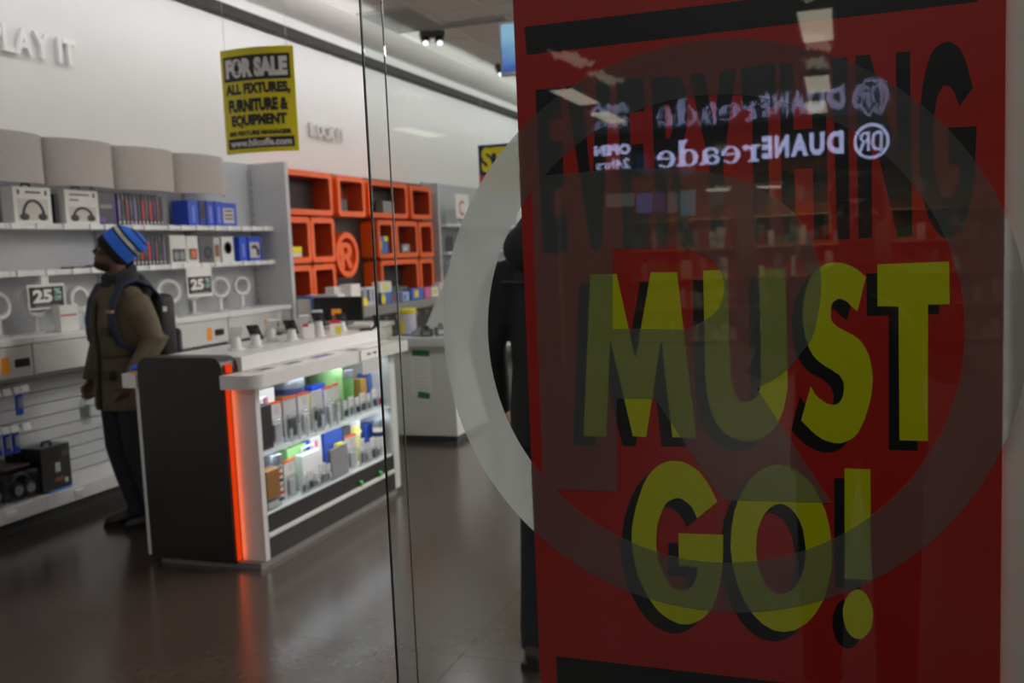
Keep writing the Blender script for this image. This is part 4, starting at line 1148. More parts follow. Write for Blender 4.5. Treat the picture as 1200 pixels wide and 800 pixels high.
CUBES = [
    (7.42, 8.39, 2.005, 2.425, 'wide orange cube at the top left of the cube wall', True),
    (8.50, 9.07, 2.005, 2.42, 'small square orange cube in the top row above the round logo', False),
    (9.17, 10.11, 2.005, 2.41, 'wide orange cube in the top row right of the square one', True),
    (10.20, 10.78, 2.005, 2.40, 'small orange cube at the top right of the cube wall', False),
    (7.42, 7.94, 1.55, 1.985, 'orange cube in the middle row with yellow and grey goods inside', False),
    (7.95, 8.39, 1.55, 1.985, 'empty orange cube in the middle row just left of the logo', False),
    (9.32, 9.71, 1.555, 1.98, 'orange cube in the middle row holding a blue and yellow box', False),
    (9.76, 10.345, 1.555, 1.975, 'orange cube in the middle row holding a small grey box', False),
    (10.385, 10.79, 1.55, 1.97, 'empty orange cube at the right end of the middle row', False),
    (7.42, 7.93, 1.03, 1.53, 'orange cube at the bottom left of the cube wall', False),
    (7.94, 8.37, 1.03, 1.53, 'orange cube in the bottom row behind the tall white boxes', False),
    (9.35, 10.32, 1.08, 1.535, 'wide orange cube at the bottom right above the grey counter', True),
    (10.36, 10.76, 1.07, 1.53, 'small orange cube at the bottom right corner of the cube wall', False),
]
for c in CUBES:
    cube(*c)


def small_box(name, label, cat, x, y, z, size, mat, deco=None, group=None, rz=0.0):
    t = carton(name, label, cat, (x, y, z), size, mat, group, rz)
    dx, dy, dz = size
    if deco:
        for (a, b, c_, d_, m) in deco:
            face(t, size, -dy / 2 + a * dy, -dy / 2 + b * dy, c_ * dz, d_ * dz, m)
    return t


small_box('cable_pack', 'grey and white pack in the middle-row cube beside the yellow box', 'package', -4.93, 7.57, 1.609, (0.1, 0.1, 0.13), MGREY, [(0.1, 0.9, 0.1, 0.6, LGREY)])
small_box('yellow_box', 'yellow-topped white box in the middle-row orange cube on the left', 'box', -4.93, 7.74, 1.609, (0.1, 0.16, 0.10), BXW, [(0.0, 1.0, 0.4, 1.0, YELLOW)])
small_box('blue_yellow_box', 'blue box with yellow corners in the middle-row cube right of the logo', 'box', -4.93, 9.51, 1.614, (0.1, 0.24, 0.19), M('mid_blue', '#4a72b8', 0.5), [(0.0, 0.3, 0.25, 0.75, YELLOW), (0.6, 1.0, 0.7, 1.0, YELLOW)])
small_box('grey_box', 'small grey box in the middle-row orange cube on the right', 'box', -4.93, 10.08, 1.614, (0.1, 0.2, 0.1), MGREY, [(0.1, 0.6, 0.2, 0.7, LGREY)])
small_box('grey_box', 'dark grey gadget box in the small square top cube', 'box', -4.93, 8.67, 2.064, (0.1, 0.14, 0.12), DGREY)
small_box('grey_box', 'grey box in the wide top-row cube right of the logo', 'box', -4.93, 9.68, 2.064, (0.1, 0.26, 0.13), MGREY)
small_box('grey_box', 'dark long box lying in the wide bottom-right cube', 'box', -4.93, 9.75, 1.135, (0.1, 0.62, 0.09), M('blue_grey', '#5b6570', 0.5))
small_box('yellow_card', 'small yellow card fixed to the backboard under the square cube', 'card', -5.05, 8.49, 1.92, (0.02, 0.06, 0.14), M('yellow_card', '#c9982a', 0.6))

# round R emblem
lg = thing('round_emblem', 'round orange circled R emblem mounted on the black backboard', 'emblem', (-5.06, 8.73, 1.612))
R1, R2 = 0.235, 0.175
m_ = MB()
rs = []
for r, x in ((R2, 0.0), (R1, 0.0), (R1, 0.16), (R2, 0.16), (R2, 0.0)):
    rs.append([Vector((x, r * math.cos(2 * PI * k / 40), r * math.sin(2 * PI * k / 40))) for k in range(40)])
m_.rings(rs, caps=False)
m_.build('ring', ORANGE, lg, smooth='auto')
dsc = MB().lathe([(0.001, 0.0), (0.176, 0.0), (0.176, 0.02), (0.001, 0.02)], n=36, axis='x').build('disc', M('black_board2', '#1d1a1b', 0.5), lg)
Rl = [(-0.175, 0.13), (0.02, 0.13), (0.09, 0.095), (0.11, 0.04), (0.09, -0.01), (0.055, -0.035), (0.12, -0.14), (0.03, -0.14), (-0.025, -0.045), (-0.055, -0.045), (-0.055, -0.14), (-0.14, -0.14), (-0.14, 0.0), (-0.175, 0.0)]
Rh = [(-0.055, 0.075), (0.0, 0.075), (0.025, 0.045), (0.0, 0.012), (-0.055, 0.012)]
vs, fs = flat_shape([Rl, Rh])
b = bmesh.new()
vv = [b.verts.new((0.09, v[0], v[1])) for v in vs]
for f in fs:
    b.faces.new([vv[q] for q in f])
r = bmesh.ops.extrude_face_region(b, geom=list(b.faces))
bmesh.ops.translate(b, vec=(0.06, 0, 0), verts=[e for e in r['geom'] if isinstance(e, bmesh.types.BMVert)])
m_ = MB()
m_.bm.free()
m_.bm = b
m_.box(0.015, 0.09, -0.1, -0.07, -0.02, 0.02)
m_.build('letter', ORANGE, lg)


# ================================================================ GREY COUNTER UNDER THE CUBES
gc = thing('grey_counter', 'long counter with a thick dark grey top below the orange cubes', 'counter', (-4.3, 7.62, 0))
MB().box(-0.52, 0.0, 0.0, 2.65, 1.015, 1.10, bev=0.006).build('top', M('grey_top', '#85817f', 0.4), gc)
MB().box(-0.52, -0.06, 0.03, 2.62, 0.08, 1.015, bev=0.003).build('body', BLACK, gc)
MB().box(-0.5, -0.1, 0.05, 2.6, 0.0, 0.08).build('plinth', DGREY, gc)
MB().box(-0.09, -0.02, 0.05, 2.5, 0.80, 0.82, bev=0.003).build('ledge', DGREY, gc)
for k in range(9):
    MB().lathe([(0.022, 0.0), (0.026, 0.01), (0.02, 0.016)], (-0.06, 0.35 + k * 0.24, 0.96), 12, axis='x').build('knob', M('knob_brown', '#8c6f5c', 0.4), gc, smooth='auto')
small_box('tall_box', 'tall white carton with grey print at the back of the grey counter', 'box', -4.52, 7.74, 1.10, (0.1, 0.13, 0.22), BXW, [(0.2, 0.5, 0.4, 0.6, MGREY)])
small_box('tall_box', 'tallest white carton on the grey counter, in front of its neighbour', 'box', -4.42, 7.88, 1.10, (0.12, 0.18, 0.235), BXW, [(0.05, 0.95, 0.0, 0.2, GREEN)])
small_box('dark_box', 'row of dark small boxes on the left end of the grey counter', 'box', -4.66, 7.72, 1.10, (0.1, 0.17, 0.11), BLACK, [(0.05, 0.3, 0.2, 0.8, DGREY), (0.4, 0.6, 0.2, 0.8, DGREY)])
small_box('clear_pack', 'grey see-through pack second along the grey counter', 'package', -4.5, 8.12, 1.10, (0.1, 0.16, 0.18), M('pack_grey', '#b8bbc4', 0.35), [(0.1, 0.45, 0.2, 0.9, MGREY), (0.55, 0.9, 0.2, 0.9, DGREY)])
small_box('clear_pack', 'wider grey see-through pack beside the blue box on the grey counter', 'package', -4.5, 8.34, 1.10, (0.1, 0.22, 0.185), M('pack_grey', '#b8bbc4', 0.35), [(0.1, 0.4, 0.25, 0.9, NAVY), (0.5, 0.9, 0.25, 0.9, MGREY)])
small_box('white_pack', 'white pack with a yellow droplet print standing upon the blue carton', 'package', -4.5, 8.68, 1.215, (0.09, 0.26, 0.11), BXW, [(0.3, 0.6, 0.2, 0.8, YELLOW)])
small_box('blue_carton', 'blue carton with pale end below the white yellow-marked pack', 'box', -4.5, 8.68, 1.10, (0.11, 0.24, 0.115), M('carton_blue', '#4a6db5', 0.5), [(0.0, 0.25, 0.1, 0.9, M('pale_yellow', '#ddca5a', 0.6))])
for k, (y, lab) in enumerate(((8.05, 'yellow round price spot beside the tall white carton'), (8.43, 'yellow round price spot in front of the grey packs'))):
    t = thing('price_spot', lab + ' on the grey counter', 'price tag', (-4.36, y, 1.10))
    MB().lathe([(0.001, -0.002), (0.045, -0.002), (0.045, 0.002), (0.001, 0.002)], (0, 0, 0.055), 20, axis='x').build('disc', YELLOW, t)
    MB().box(-0.02, 0.02, -0.012, 0.012, 0.0, 0.012).build('foot', CLEAR, t)
small_box('pink_pack', 'small red and pink pack beside the yellow price spot', 'package', -4.42, 8.01, 1.10, (0.06, 0.07, 0.05), PINK)
small_box('blue_pack', 'pale blue pack on the middle of the grey counter', 'package', -4.45, 9.03, 1.10, (0.1, 0.16, 0.10), M('pale_blue', '#9fb4d8', 0.5), [(0.2, 0.5, 0.2, 0.7, BLUE)])
small_box('blue_pack', 'blue pack with a yellow oval further along the grey counter', 'package', -4.45, 9.32, 1.10, (0.1, 0.3, 0.12), M('mid_blue2', '#4068c0', 0.5), [(0.25, 0.55, 0.2, 0.85, YELLOW)])
small_box('pink_pack', 'pink pack right of the blue pack on the grey counter', 'package', -4.45, 9.58, 1.10, (0.1, 0.14, 0.12), PINK)
small_box('white_pack', 'white pack with a yellow-green patch on the grey counter', 'package', -4.45, 9.78, 1.10, (0.1, 0.18, 0.11), BXW, [(0.2, 0.8, 0.3, 0.8, M('lime_print', '#cfd04a', 0.5))])
small_box('white_pack', 'white and pink pack last on the grey counter', 'package', -4.45, 10.02, 1.10, (0.1, 0.2, 0.15), M('pale_pink', '#e6cfd8', 0.5), [(0.3, 0.7, 0.3, 0.7, PURPLE)])

# low white cabinet, black monitor and blue-bordered carton behind the kiosk
cab = thing('white_cabinet', 'low white cabinet behind the kiosk carrying the black monitor', 'cabinet', (-4.12, 7.2, 0))
MB().box(-0.50, 0.36, -0.2, 0.2, 0.06, 0.985, bev=0.004).build('body', SATIN, cab)
MB().box(-0.52, 0.38, -0.22, 0.22, 0.985, 1.02, bev=0.005).build('top', SATIN, cab)
MB().box(-0.48, 0.34, -0.17, 0.17, 0.0, 0.06).build('plinth', DGREY, cab)
mo = thing('monitor', 'black monitor seen from behind, standing between kiosk and orange cubes', 'monitor', (-4.12, 7.12, 1.02), 0.06)
MB().box(-0.23, 0.23, -0.012, 0.025, 0.03, 0.235, bev=0.006).build('housing', M('monitor_black', '#0f0f11', 0.35), mo)
MB().box(-0.03, 0.03, 0.0, 0.05, 0.0, 0.08).build('stand', BLACK, mo)
MB().box(-0.1, 0.1, -0.05, 0.09, 0.0, 0.012, bev=0.004).build('base', BLACK, mo)
bc = thing('bordered_carton', 'white carton with a blue border left of the black monitor', 'box', (-4.45, 7.14, 1.02), 0.05)
MB().box(-0.078, 0.078, -0.03, 0.03, 0.0, 0.25, bev=0.003).build('box', M('carton_blue2', '#4a69a8', 0.5), bc)
MB().box(-0.064, 0.064, -0.032, -0.0302, 0.025, 0.225).build('front_print', M('front_print', '#d9d5d0', 0.55), bc)
tag(MB().box(-4.52, -4.2, 7.26, 7.38, 1.02, 1.27, bev=0.004).build('white_case', BXW), 'white flat-topped case behind the black monitor and bordered carton', 'box')

# far shelves beyond the second end panel
fb = thing('display_bay', 'distant white shelving beyond the pale end panel, partly behind the decal', 'shelving', (-5.1, 11.05, 0))
MB().box(0, 0.03, 0.0, 3.6, 0.1, 2.5).build('back_panel', PANEL, fb)
for k, z in enumerate((0.2, 0.8, 1.25, 1.6, 1.95)):
    MB().box(0.03, 0.34, 0.0, 3.6, z - 0.03, z, bev=0.003).build('shelf', SHELFW, fb)
    if k in (2, 3, 4):
        pass
fcol = ['#b7b9bd', '#77797f', '#d8d8d8', '#a9624e', '#8e9096', '#c9cacd']
for k in range(9):
    row, c_ = divmod(k, 3)
    z = (1.25, 1.6, 1.95)[row]
    small_box('distant_pack', f'{["grey", "pale", "brownish"][c_]} pack on the {["lowest", "middle", "top"][row]} distant shelf beyond the end panel', 'package', -4.86, 11.35 + c_ * 0.55 + row * 0.13, z, (0.12, 0.32, 0.2), M('far_' + fcol[(k * 2 + row) % 6], fcol[(k * 2 + row) % 6], 0.5), [(0.15, 0.6, 0.3, 0.7, M('far_' + fcol[(k + 1) % 6], fcol[(k + 1) % 6], 0.5))])
cs = thing('letter_card', 'white card with a red letter C above the distant shelves', 'sign', (-4.72, 11.45, 2.04))
MB().box(0.0, 0.006, -0.2, 0.25, -0.02, 0.30, bev=0.001, seg=1).build('card', PAPER, cs)
MB().box(-0.06, 0.0, 0.0, 0.03, -0.08, 0.02).build('clip', CLEAR, cs)
lettering('C', (0.0068, -0.01, 0.12), (0, 1, 0), (0, 0, 1), 0.17, 0.2, M('faded_red', '#d0524e', 0.5), cs, 0.02)


def wb(mb, name, mats, t, smooth=False):
    """build from world coordinates under an unrotated thing"""
    mb.xf(Matrix.Translation(-Vector(t.location)))
    return mb.build(name, mats, t, smooth)


# ================================================================ KIOSK
kio = thing('display_kiosk', 'white display kiosk with a black rounded end, orange light strip and lit product shelves', 'kiosk', (-3.2, 4.85, 0))
BASEG = M('plinth_grey', '#8b8a88', 0.4, metal=0.4)
wb(MB().box(-3.50, -2.87, 4.02, 5.60, 0.0, 0.035), 'plinth', BASEG, kio)
# black end shell with rounded upper corners
prof = [(-3.545, 0.03)]
for cx_, a0, a1 in ((-3.545 + 0.065, PI, PI / 2), (-3.012 - 0.065, PI / 2, 0)):
    for k in range(9):
        a = a0 + (a1 - a0) * k / 8
        prof.append((cx_ + 0.065 * math.cos(a), 1.112 - 0.065 + 0.065 * math.sin(a)))
prof.append((-3.012, 0.03))
inner = [(-3.525, 0.03)]
for cx_, a0, a1 in ((-3.545 + 0.065, PI, PI / 2), (-3.012 - 0.065, PI / 2, 0)):
    for k in range(9):
        a = a0 + (a1 - a0) * k / 8
        inner.append((cx_ + 0.045 * math.cos(a), 1.112 - 0.065 + 0.045 * math.sin(a)))
inner.append((-3.032, 0.03))
shell = MB().prism(prof, 'y', 4.0, 4.018)
rs = [[Vector((p[0], y, p[1])) for p in L] for y, L in ((4.018, prof), (4.135, prof), (4.135, inner), (4.018, inner))]
shell.rings(rs, caps=False, closed=False)
wb(shell, 'end_shell', SOFTBLK, kio, 'auto')
wb(MB().box(-3.013, -3.006, 4.02, 4.052, 0.04, 0.952).box(-3.013, -2.985, 4.03, 4.05, 1.03, 1.075), 'orange_light_strip', glow('orange_led', '#ff4512', 0.7), kio)['label'] = 'glowing orange light strip'
o = area('kiosk_orange_lamp', (0, 0, 0), 0.92, 0.2, (1, 0, 0), (1.0, 0.16, 0.03), 0.02)
o.parent = kio
o.location = (-3.004 + 3.2, 4.036 - 4.85, 0.5)
o.rotation_euler = Matrix((Vector((0, 0, 1)), Vector((0.35, -0.94, 0)).normalized() * -1, Vector((-0.94, -0.35, 0)))).transposed().to_euler()
wb(MB().box(-3.004, -2.86, 4.054, 4.095, 0.035, 0.95, bev=0.003), 'end_panel', SATIN, kio)
wb(MB().box(-3.2, -2.86, 5.56, 5.64, 0.035, 0.95, bev=0.003), 'end_panel', SATIN, kio)
wb(MB().box(-3.545, -3.19, 4.14, 5.62, 0.035, 0.955, bev=0.003), 'core', SATIN, kio)
wb(MB().box(-3.585, -3.548, 4.02, 5.62, 0.035, 0.95, bev=0.003), 'side_panel', SATIN, kio)


def ledge_poly(x0, x1, y0, y1, r, side):
    pts = []
    if side > 0:
        for k in range(9):
            a = -PI / 2 + PI / 2 * k / 8
            pts.append((x1 - r + r * math.cos(a), y0 + r + r * math.sin(a)))
        pts += [(x1, y1), (x0, y1), (x0, y0)]
    else:
        for k in range(9):
            a = PI + PI / 2 * k / 8
            pts.append((x0 + r + r * math.cos(a), y0 + r + r * math.sin(a)))
        pts += [(x1, y0), (x1, y1), (x0, y1)]
    return pts


wb(MB().prism(ledge_poly(-3.006, -2.80, 3.97, 5.73, 0.10, 1), 'z', 0.952, 1.022), 'ledge', SATIN, kio, 'auto')
wb(MB().prism(ledge_poly(-3.675, -3.55, 3.99, 5.68, 0.06, -1), 'z', 0.952, 1.022), 'ledge', SATIN, kio, 'auto')
wb(MB().box(-3.54, -2.985, 4.136, 5.68, 1.024, 1.10, bev=0.004), 'raised_top', SATIN, kio)
GLS = M('shelf_pale', '#dfe8ea', 0.2)
for z in (0.60, 0.28):
    wb(MB().box(-3.19, -2.868, 4.097, 5.558, z - 0.014, z, bev=0.002, seg=1), 'shelf', GLS, kio)
wb(MB().box(-2.99, -2.87, 4.097, 5.558, 0.172, 0.264), 'dark_recess', M('recess_black', '#101010', 0.35), kio)
wb(MB().box(-3.1, -2.858, 4.097, 5.558, 0.148, 0.171, bev=0.002, seg=1), 'white_trim', SATIN, kio)
wb(MB().box(-3.1, -2.864, 4.097, 5.558, 0.036, 0.146), 'base_panel', SOFTBLK, kio)
LED = glow('cool_led', '#e4f2ff', 2.0)
for z in (0.946, 0.580):
    wb(MB().box(-2.915, -2.90, 4.11, 5.55, z - 0.006, z + 0.003), 'led_strip', LED, kio)
    a_ = area('kiosk_lamp', (0, 0, 0), 1.4, 1.5, (-0.35, 0, -1), (0.88, 0.95, 1.0), 0.02)
    a_.parent = kio
    a_.location = (-2.907 + 3.2, 4.83 - 4.85, z - 0.012)
    a_.rotation_euler = Matrix((Vector((0, 1, 0)), Vector((-1, 0, 0.3)).normalized(), Vector((0.3, 0, 1)).normalized())).transposed().to_euler()


# ---- display phones on the raised top
def phone_stand(x, y, label, dark, rz=0.0, tilt=40, h=0.07):
    t = thing('display_phone', label, 'phone stand', (x, y, 1.10), rz)
    MB().lathe([(0.045, 0), (0.045, 0.006), (0.034, 0.01)], n=20).build('base', SATIN, t, smooth='auto')
    MB().lathe([(0.032, 0.008), (0.027, h * 0.6), (0.024, h), (0.012, h + 0.008)], n=18).build('pedestal', SATIN, t, smooth='auto')
    R = (Euler((math.radians(tilt), 0, 0)).to_matrix(), (0, 0, h + 0.012))
    MB().box(-0.036, 0.036, -0.005, 0.006, h - 0.055, h + 0.085, bev=0.005, rot=R).build('phone', BLACK if dark else SATIN, t)
    MB().box(-0.031, 0.031, -0.0062, -0.0051, h - 0.044, h + 0.074, rot=R).build('screen', M('phone_screen', '#26282c', 0.12) if dark else M('phone_mock', '#dadadb', 0.25), t)
    MB().tube([(0.0, 0.012, h), (0.012, 0.03, h * 0.6), (0.0, 0.036, 0.01)], 0.0035, 8).build('cord', TAGW, t, smooth=True)
    return t


phone_stand(-3.24, 4.45, 'white dummy phone on a white stand nearest the black kiosk end', False, 0.9)
phone_stand(-3.215, 4.60, 'dark phone on a white stand, second along the kiosk top', True, 0.35, 50)
phone_stand(-3.31, 4.90, 'white dummy phone on a stand, set back third along the kiosk top', False, 0.9)
phone_stand(-3.185, 4.93, 'dark phone on a white stand near the middle of the kiosk top', True, 0.35, 50)
phone_stand(-3.29, 5.22, 'white dummy phone on a stand past the middle of the kiosk top', False, 0.9)
phone_stand(-3.15, 5.19, 'large dark phone on a stand beside the yellow price tag', True, 0.35, 50, 0.095)
phone_stand(-3.36, 5.52, 'white dummy phone set at the far back of the kiosk top', False, 0.6, 40, 0.08)
phone_stand(-3.2, 5.56, 'white stand with a dark handset at the far end of the kiosk top', True, 0.4, 48, 0.06)
t = thing('price_tag', 'white folded tag with red top and yellow patch beside the large dark phone', 'tag', (-3.06, 5.24, 1.10), 0.65)
MB().box(-0.035, 0.035, -0.004, 0.004, 0.0, 0.10, rot=(Euler((-0.25, 0, 0)).to_matrix(), (0, 0, 0))).build('card', PAPER, t)
MB().box(-0.035, 0.035, -0.0055, -0.0042, 0.078, 0.10, rot=(Euler((-0.25, 0, 0)).to_matrix(), (0, 0, 0))).build('red_strip', RED, t)
MB().box(0.0, 0.035, -0.0058, -0.0042, 0.01, 0.06, rot=(Euler((-0.25, 0, 0)).to_matrix(), (0, 0, 0))).build('yellow_patch', YELLOW, t)
t = thing('price_tag', 'white folded tag with a red corner leaning by the white stand', 'tag', (-3.15, 5.07, 1.10), 0.65)
MB().box(-0.035, 0.035, -0.004, 0.004, 0.0, 0.095, rot=(Euler((-0.25, 0, 0)).to_matrix(), (0, 0, 0))).build('card', PAPER, t)
MB().box(-0.035, 0.0, -0.0058, -0.0042, 0.075, 0.095, rot=(Euler((-0.25, 0, 0)).to_matrix(), (0, 0, 0))).build('red_corner', RED, t)
t = thing('orange_card', 'small orange-headed card holder behind the far kiosk phones', 'card', (-3.28, 5.64, 1.10), 0.5)
MB().box(-0.03, 0.03, -0.003, 0.003, 0.0, 0.13).build('card', M('card_brown', '#8a5a50', 0.5), t)
MB().box(-0.033, 0.033, -0.005, 0.005, 0.105, 0.145).build('header', ORLABEL, t)
t = thing('card_terminal', 'curved black cradle at the far end of the kiosk top', 'cradle', (-3.03, 5.62, 1.10), 0.4)
MB().tube([(-0.05, 0, 0.008), (0.02, 0.0, 0.008), (0.055, 0, 0.03), (0.05, 0.0, 0.10)], (0.02, 0.008), 10).build('arm', BLACK, t, smooth=True)
MB().box(-0.06, 0.03, -0.035, 0.035, 0.0, 0.012, bev=0.004).build('base', BLACK, t)
for k, (y0, y1, m, lab) in enumerate(((4.12, 4.30, PAPER, 'white price card lying first on the kiosk ledge'), (4.38, 4.58, PAPER, 'white price card lying second on the kiosk ledge'), (4.66, 4.92, PURPLE, 'purple and white card lying on the middle of the kiosk ledge'), (5.08, 5.20, PAPER, 'white price card lying on the ledge behind the hanging flap'))):
    t = thing('ledge_card', lab, 'card', (-2.90, (y0 + y1) / 2, 1.022))
    MB().box(-0.055, 0.055, -(y1 - y0) / 2, (y1 - y0) / 2, 0.0, 0.003).build('card', PAPER, t)
    MB().box(-0.03, 0.03, -(y1 - y0) / 2 + 0.03, (y1 - y0) / 2 - 0.03, 0.003, 0.0036).build('print', m if m is PURPLE else DGREY, t)
t = thing('flap_card', 'grey and white notice card folded over the kiosk ledge near the window joint', 'card', (-2.795, 5.20, 1.022))
MB().box(-0.10, 0.004, -0.14, 0.14, 0.0005, 0.003).box(0.0, 0.004, -0.14, 0.14, -0.06, 0.003).build('card', PAPER, t)
MB().box(0.0, 0.004, -0.13, 0.13, -0.15, -0.0605).build('lower_flap', LGREY, t)
for a, b in ((-0.06, -0.015), (0.015, 0.06)):
    MB().box(0.004, 0.0046, a, b, -0.036, -0.022).build('print', DGREY, t)
t = thing('ledge_gadget', 'small blue gadget with an orange card on the far kiosk ledge by the man', 'gadget', (-3.63, 4.09, 1.022))
MB().ball((-0.01, 0.02, 0.02), (0.03, 0.05, 0.02), 14).build('body', BLUE, t, smooth=True)
MB().box(0.01, 0.06, -0.05, 0.05, 0.0, 0.01).build('card', ORLABEL, t)


# ---- goods on the kiosk shelves
def blister(label, y0, y1, z, h, tint, x=-2.915, inner=None, top=None, group=None):
    w_ = y1 - y0
    t = thing('blister_pack', label, 'package', (x, (y0 + y1) / 2, z), random.uniform(-0.12, 0.12), group)
    MB().box(-0.004, 0.0, -w_ / 2, w_ / 2, 0.0, h, bev=0.001, seg=1).build('back_card', tint, t)
    MB().box(0.0, 0.028, -w_ * 0.40, w_ * 0.40, 0.012, h * 0.62, bev=0.008).build('blister', CLEAR, t)
    MB().box(0.002, 0.016, -w_ * 0.26, w_ * 0.26, 0.02, h * 0.5, bev=0.004).build('product', inner or MGREY, t)
    if top:
        MB().box(-0.005, 0.0012, -w_ / 2, w_ / 2, h - 0.012, h + 0.001).build('header', top, t)
    MB().box(0.0002, 0.0012, -w_ * 0.1, w_ * 0.32, h * 0.70, h * 0.88).build('print', LGREY, t)
    return t


def tin(label, y, z, r, h, mat, lid, x=-3.05):
    t = thing('round_tin', label, 'tin', (x, y, z))
    MB().lathe([(r * 0.97, 0), (r, 0.004), (r, h * 0.78), (r * 0.97, h * 0.8)], n=24).build('body', mat, t, smooth='auto')
    MB().lathe([(r * 1.02, h * 0.8), (r * 1.02, h * 0.97), (r * 0.96, h)], n=24).build('lid', lid, t, smooth='auto')
    return t


PK1, PK2, PK3 = M('pack_white', '#dcdcdc', 0.45), M('pack_pale', '#c4c6ca', 0.45), M('pack_warm', '#d9d3cd', 0.5)
STEEL = M('tin_steel', '#8b939c', 0.3, metal=0.5)
# upper shelf, front row, from the near end
t = carton('pouch', 'black pouch with a white wire handle at the near end of the upper kiosk shelf', 'pouch', (-2.925, 4.18, 0.60), (0.06, 0.13, 0.235), BLACK)
MB().tube([(0.0, -0.05, 0.23), (0.0, -0.05, 0.27), (0.0, 0.05, 0.27), (0.0, 0.05, 0.23)], 0.005, 8).build('handle', TAGW, t, smooth=True)
blister('tall white pack with orange top right beside the black pouch, upper kiosk shelf', 4.25, 4.36, 0.60, 0.235, PK1, inner=PK2, top=ORANGE)
blister('wide pale pack with dark product third on the upper kiosk shelf', 4.38, 4.52, 0.60, 0.24, PK2, inner=DGREY, top=ORANGE)
blister('white pack with clear cup and orange top fourth on the upper kiosk shelf', 4.53, 4.65, 0.60, 0.24, PK1, inner=PK3, top=ORANGE)
blister('pale pack with grey product in the middle of the upper kiosk shelf', 4.665, 4.80, 0.60, 0.23, PK2, inner=DGREY)
blister('narrow white pack with orange top past the middle of the upper kiosk shelf', 4.815, 4.90, 0.60, 0.235, PK1, inner=PK2, top=ORANGE)
blister('second narrow white pack with orange top past the middle of the upper kiosk shelf', 4.91, 4.99, 0.60, 0.24, PK3, inner=PK2, top=ORANGE)
for k in range(7):
    y = 5.02 + k * 0.075
    blister(f'short pale pack, {ORD[k]} of the small packs ending the upper kiosk shelf', y, y + 0.062, 0.60, 0.13 if k % 2 else 0.115, PK1 if k % 2 else PK2, inner=[DGREY, MGREY, NAVY, DGREY, MGREY, NAVY, RED][k], group='small packs at the far end of the upper kiosk shelf')
for k in range(7):
    y = 4.39 + k * 0.084
    hh = 0.07 + 0.018 * (k % 3)
    t = thing('clear_cup', f'small frosted cup, {ORD[k]} in the low row before the tall packs, upper kiosk shelf', 'cup', (-2.879, y, 0.60), 0, 'frosted cups before the tall packs')
    MB().lathe([(0.0075, 0.0), (0.009, hh), (0.0078, hh), (0.0065, 0.004)], n=14).build('cup', M('cup_frost', '#d5d9dc', 0.3), t, smooth='auto')
    MB().lathe([(0.0062, 0.004), (0.0068, hh * 0.8), (0.004, hh * 0.86)], n=12).build('filling', [MGREY, DGREY, PK3][k % 3], t, smooth='auto')
# upper shelf, back row
small_box('kraft_box', 'brown board box behind the pale packs on the upper kiosk shelf', 'box', -3.03, 4.56, 0.60, (0.1, 0.09, 0.22), BROWN)
small_box('white_carton', 'white carton with a pink mark at the back near end of the upper kiosk shelf', 'box', -3.08, 4.38, 0.60, (0.1, 0.2, 0.29), BXW, [(0.45, 0.65, 0.72, 0.84, PINK)])
tin('dark blue round tin with a steel lid at the back of the upper kiosk shelf', 4.70, 0.60, 0.095, 0.315, NAVY, STEEL, x=-3.085)
small_box('blue_flat_box', 'flat blue carton standing behind the middle packs of the upper kiosk shelf', 'box', -3.01, 4.865, 0.60, (0.06, 0.16, 0.24), BLUE)
small_box('yellow_box', 'small yellow carton peeping out between packs on the upper kiosk shelf', 'box', -2.965, 4.70, 0.60, (0.04, 0.09, 0.21), YELLOW)
tin('large light green round tin at the back of the upper kiosk shelf', 5.07, 0.60, 0.10, 0.315, GREEN, GREEN)
tin('smaller dark green tin right of the large green one, upper kiosk shelf', 5.29, 0.60, 0.06, 0.28, M('mid_green', '#5f9a58', 0.5), STEEL)
small_box('amber_box', 'amber carton behind the notice flap on the upper kiosk shelf', 'box', -3.07, 5.20, 0.60, (0.08, 0.06, 0.33), ORLABEL)
small_box('tan_box', 'tan carton at the far back end of the upper kiosk shelf', 'box', -3.02, 5.42, 0.60, (0.08, 0.08, 0.20), M('tan_box', '#b08a4a', 0.55))
small_box('blue_box', 'slim blue carton in the far back corner of the upper kiosk shelf', 'box', -3.03, 5.52, 0.60, (0.08, 0.05, 0.22), M('blue_soft', '#3f6fb8', 0.5))
# lower shelf
small_box('kraft_box', 'brown board box at the near end of the lower kiosk shelf', 'box', -2.91, 4.19, 0.335, (0.07, 0.12, 0.155), BROWN)
t = carton('clear_tray', 'clear plastic tray under the brown box at the near end of the lower kiosk shelf', 'tray', (-2.91, 4.19, 0.28), (0.075, 0.13, 0.055), CLEAR)
MB().box(-0.03, 0.03, -0.05, 0.05, 0.004, 0.04, bev=0.004).build('product', PK2, t)
t = tin('tall striped round tin beside the brown box on the lower kiosk shelf', 4.285, 0.28, 0.042, 0.27, PK1, STEEL, x=-2.93)
for k in range(6):
    MB().lathe([(0.0425, 0.02 + k * 0.034), (0.0428, 0.024 + k * 0.034), (0.0428, 0.034 + k * 0.034), (0.0425, 0.038 + k * 0.034)], n=24).build('stripe', [NAVY, RED, MGREY][k % 3], t)
tin('dark grey round tin behind the brown box on the lower kiosk shelf', 4.35, 0.28, 0.08, 0.22, DGREY, STEEL)
small_box('green_box', 'light green carton behind the white orange-topped pack, lower kiosk shelf', 'box', -3.03, 4.59, 0.28, (0.1, 0.2, 0.25), GREEN)
blister('white pack with an orange top left of the handle box, lower kiosk shelf', 4.345, 4.465, 0.28, 0.215, PK1, inner=PK2, top=ORANGE)
small_box('blue_box', 'tall slim blue carton in the middle of the lower kiosk shelf', 'box', -3.03, 4.725, 0.28, (0.08, 0.055, 0.25), BLUE)
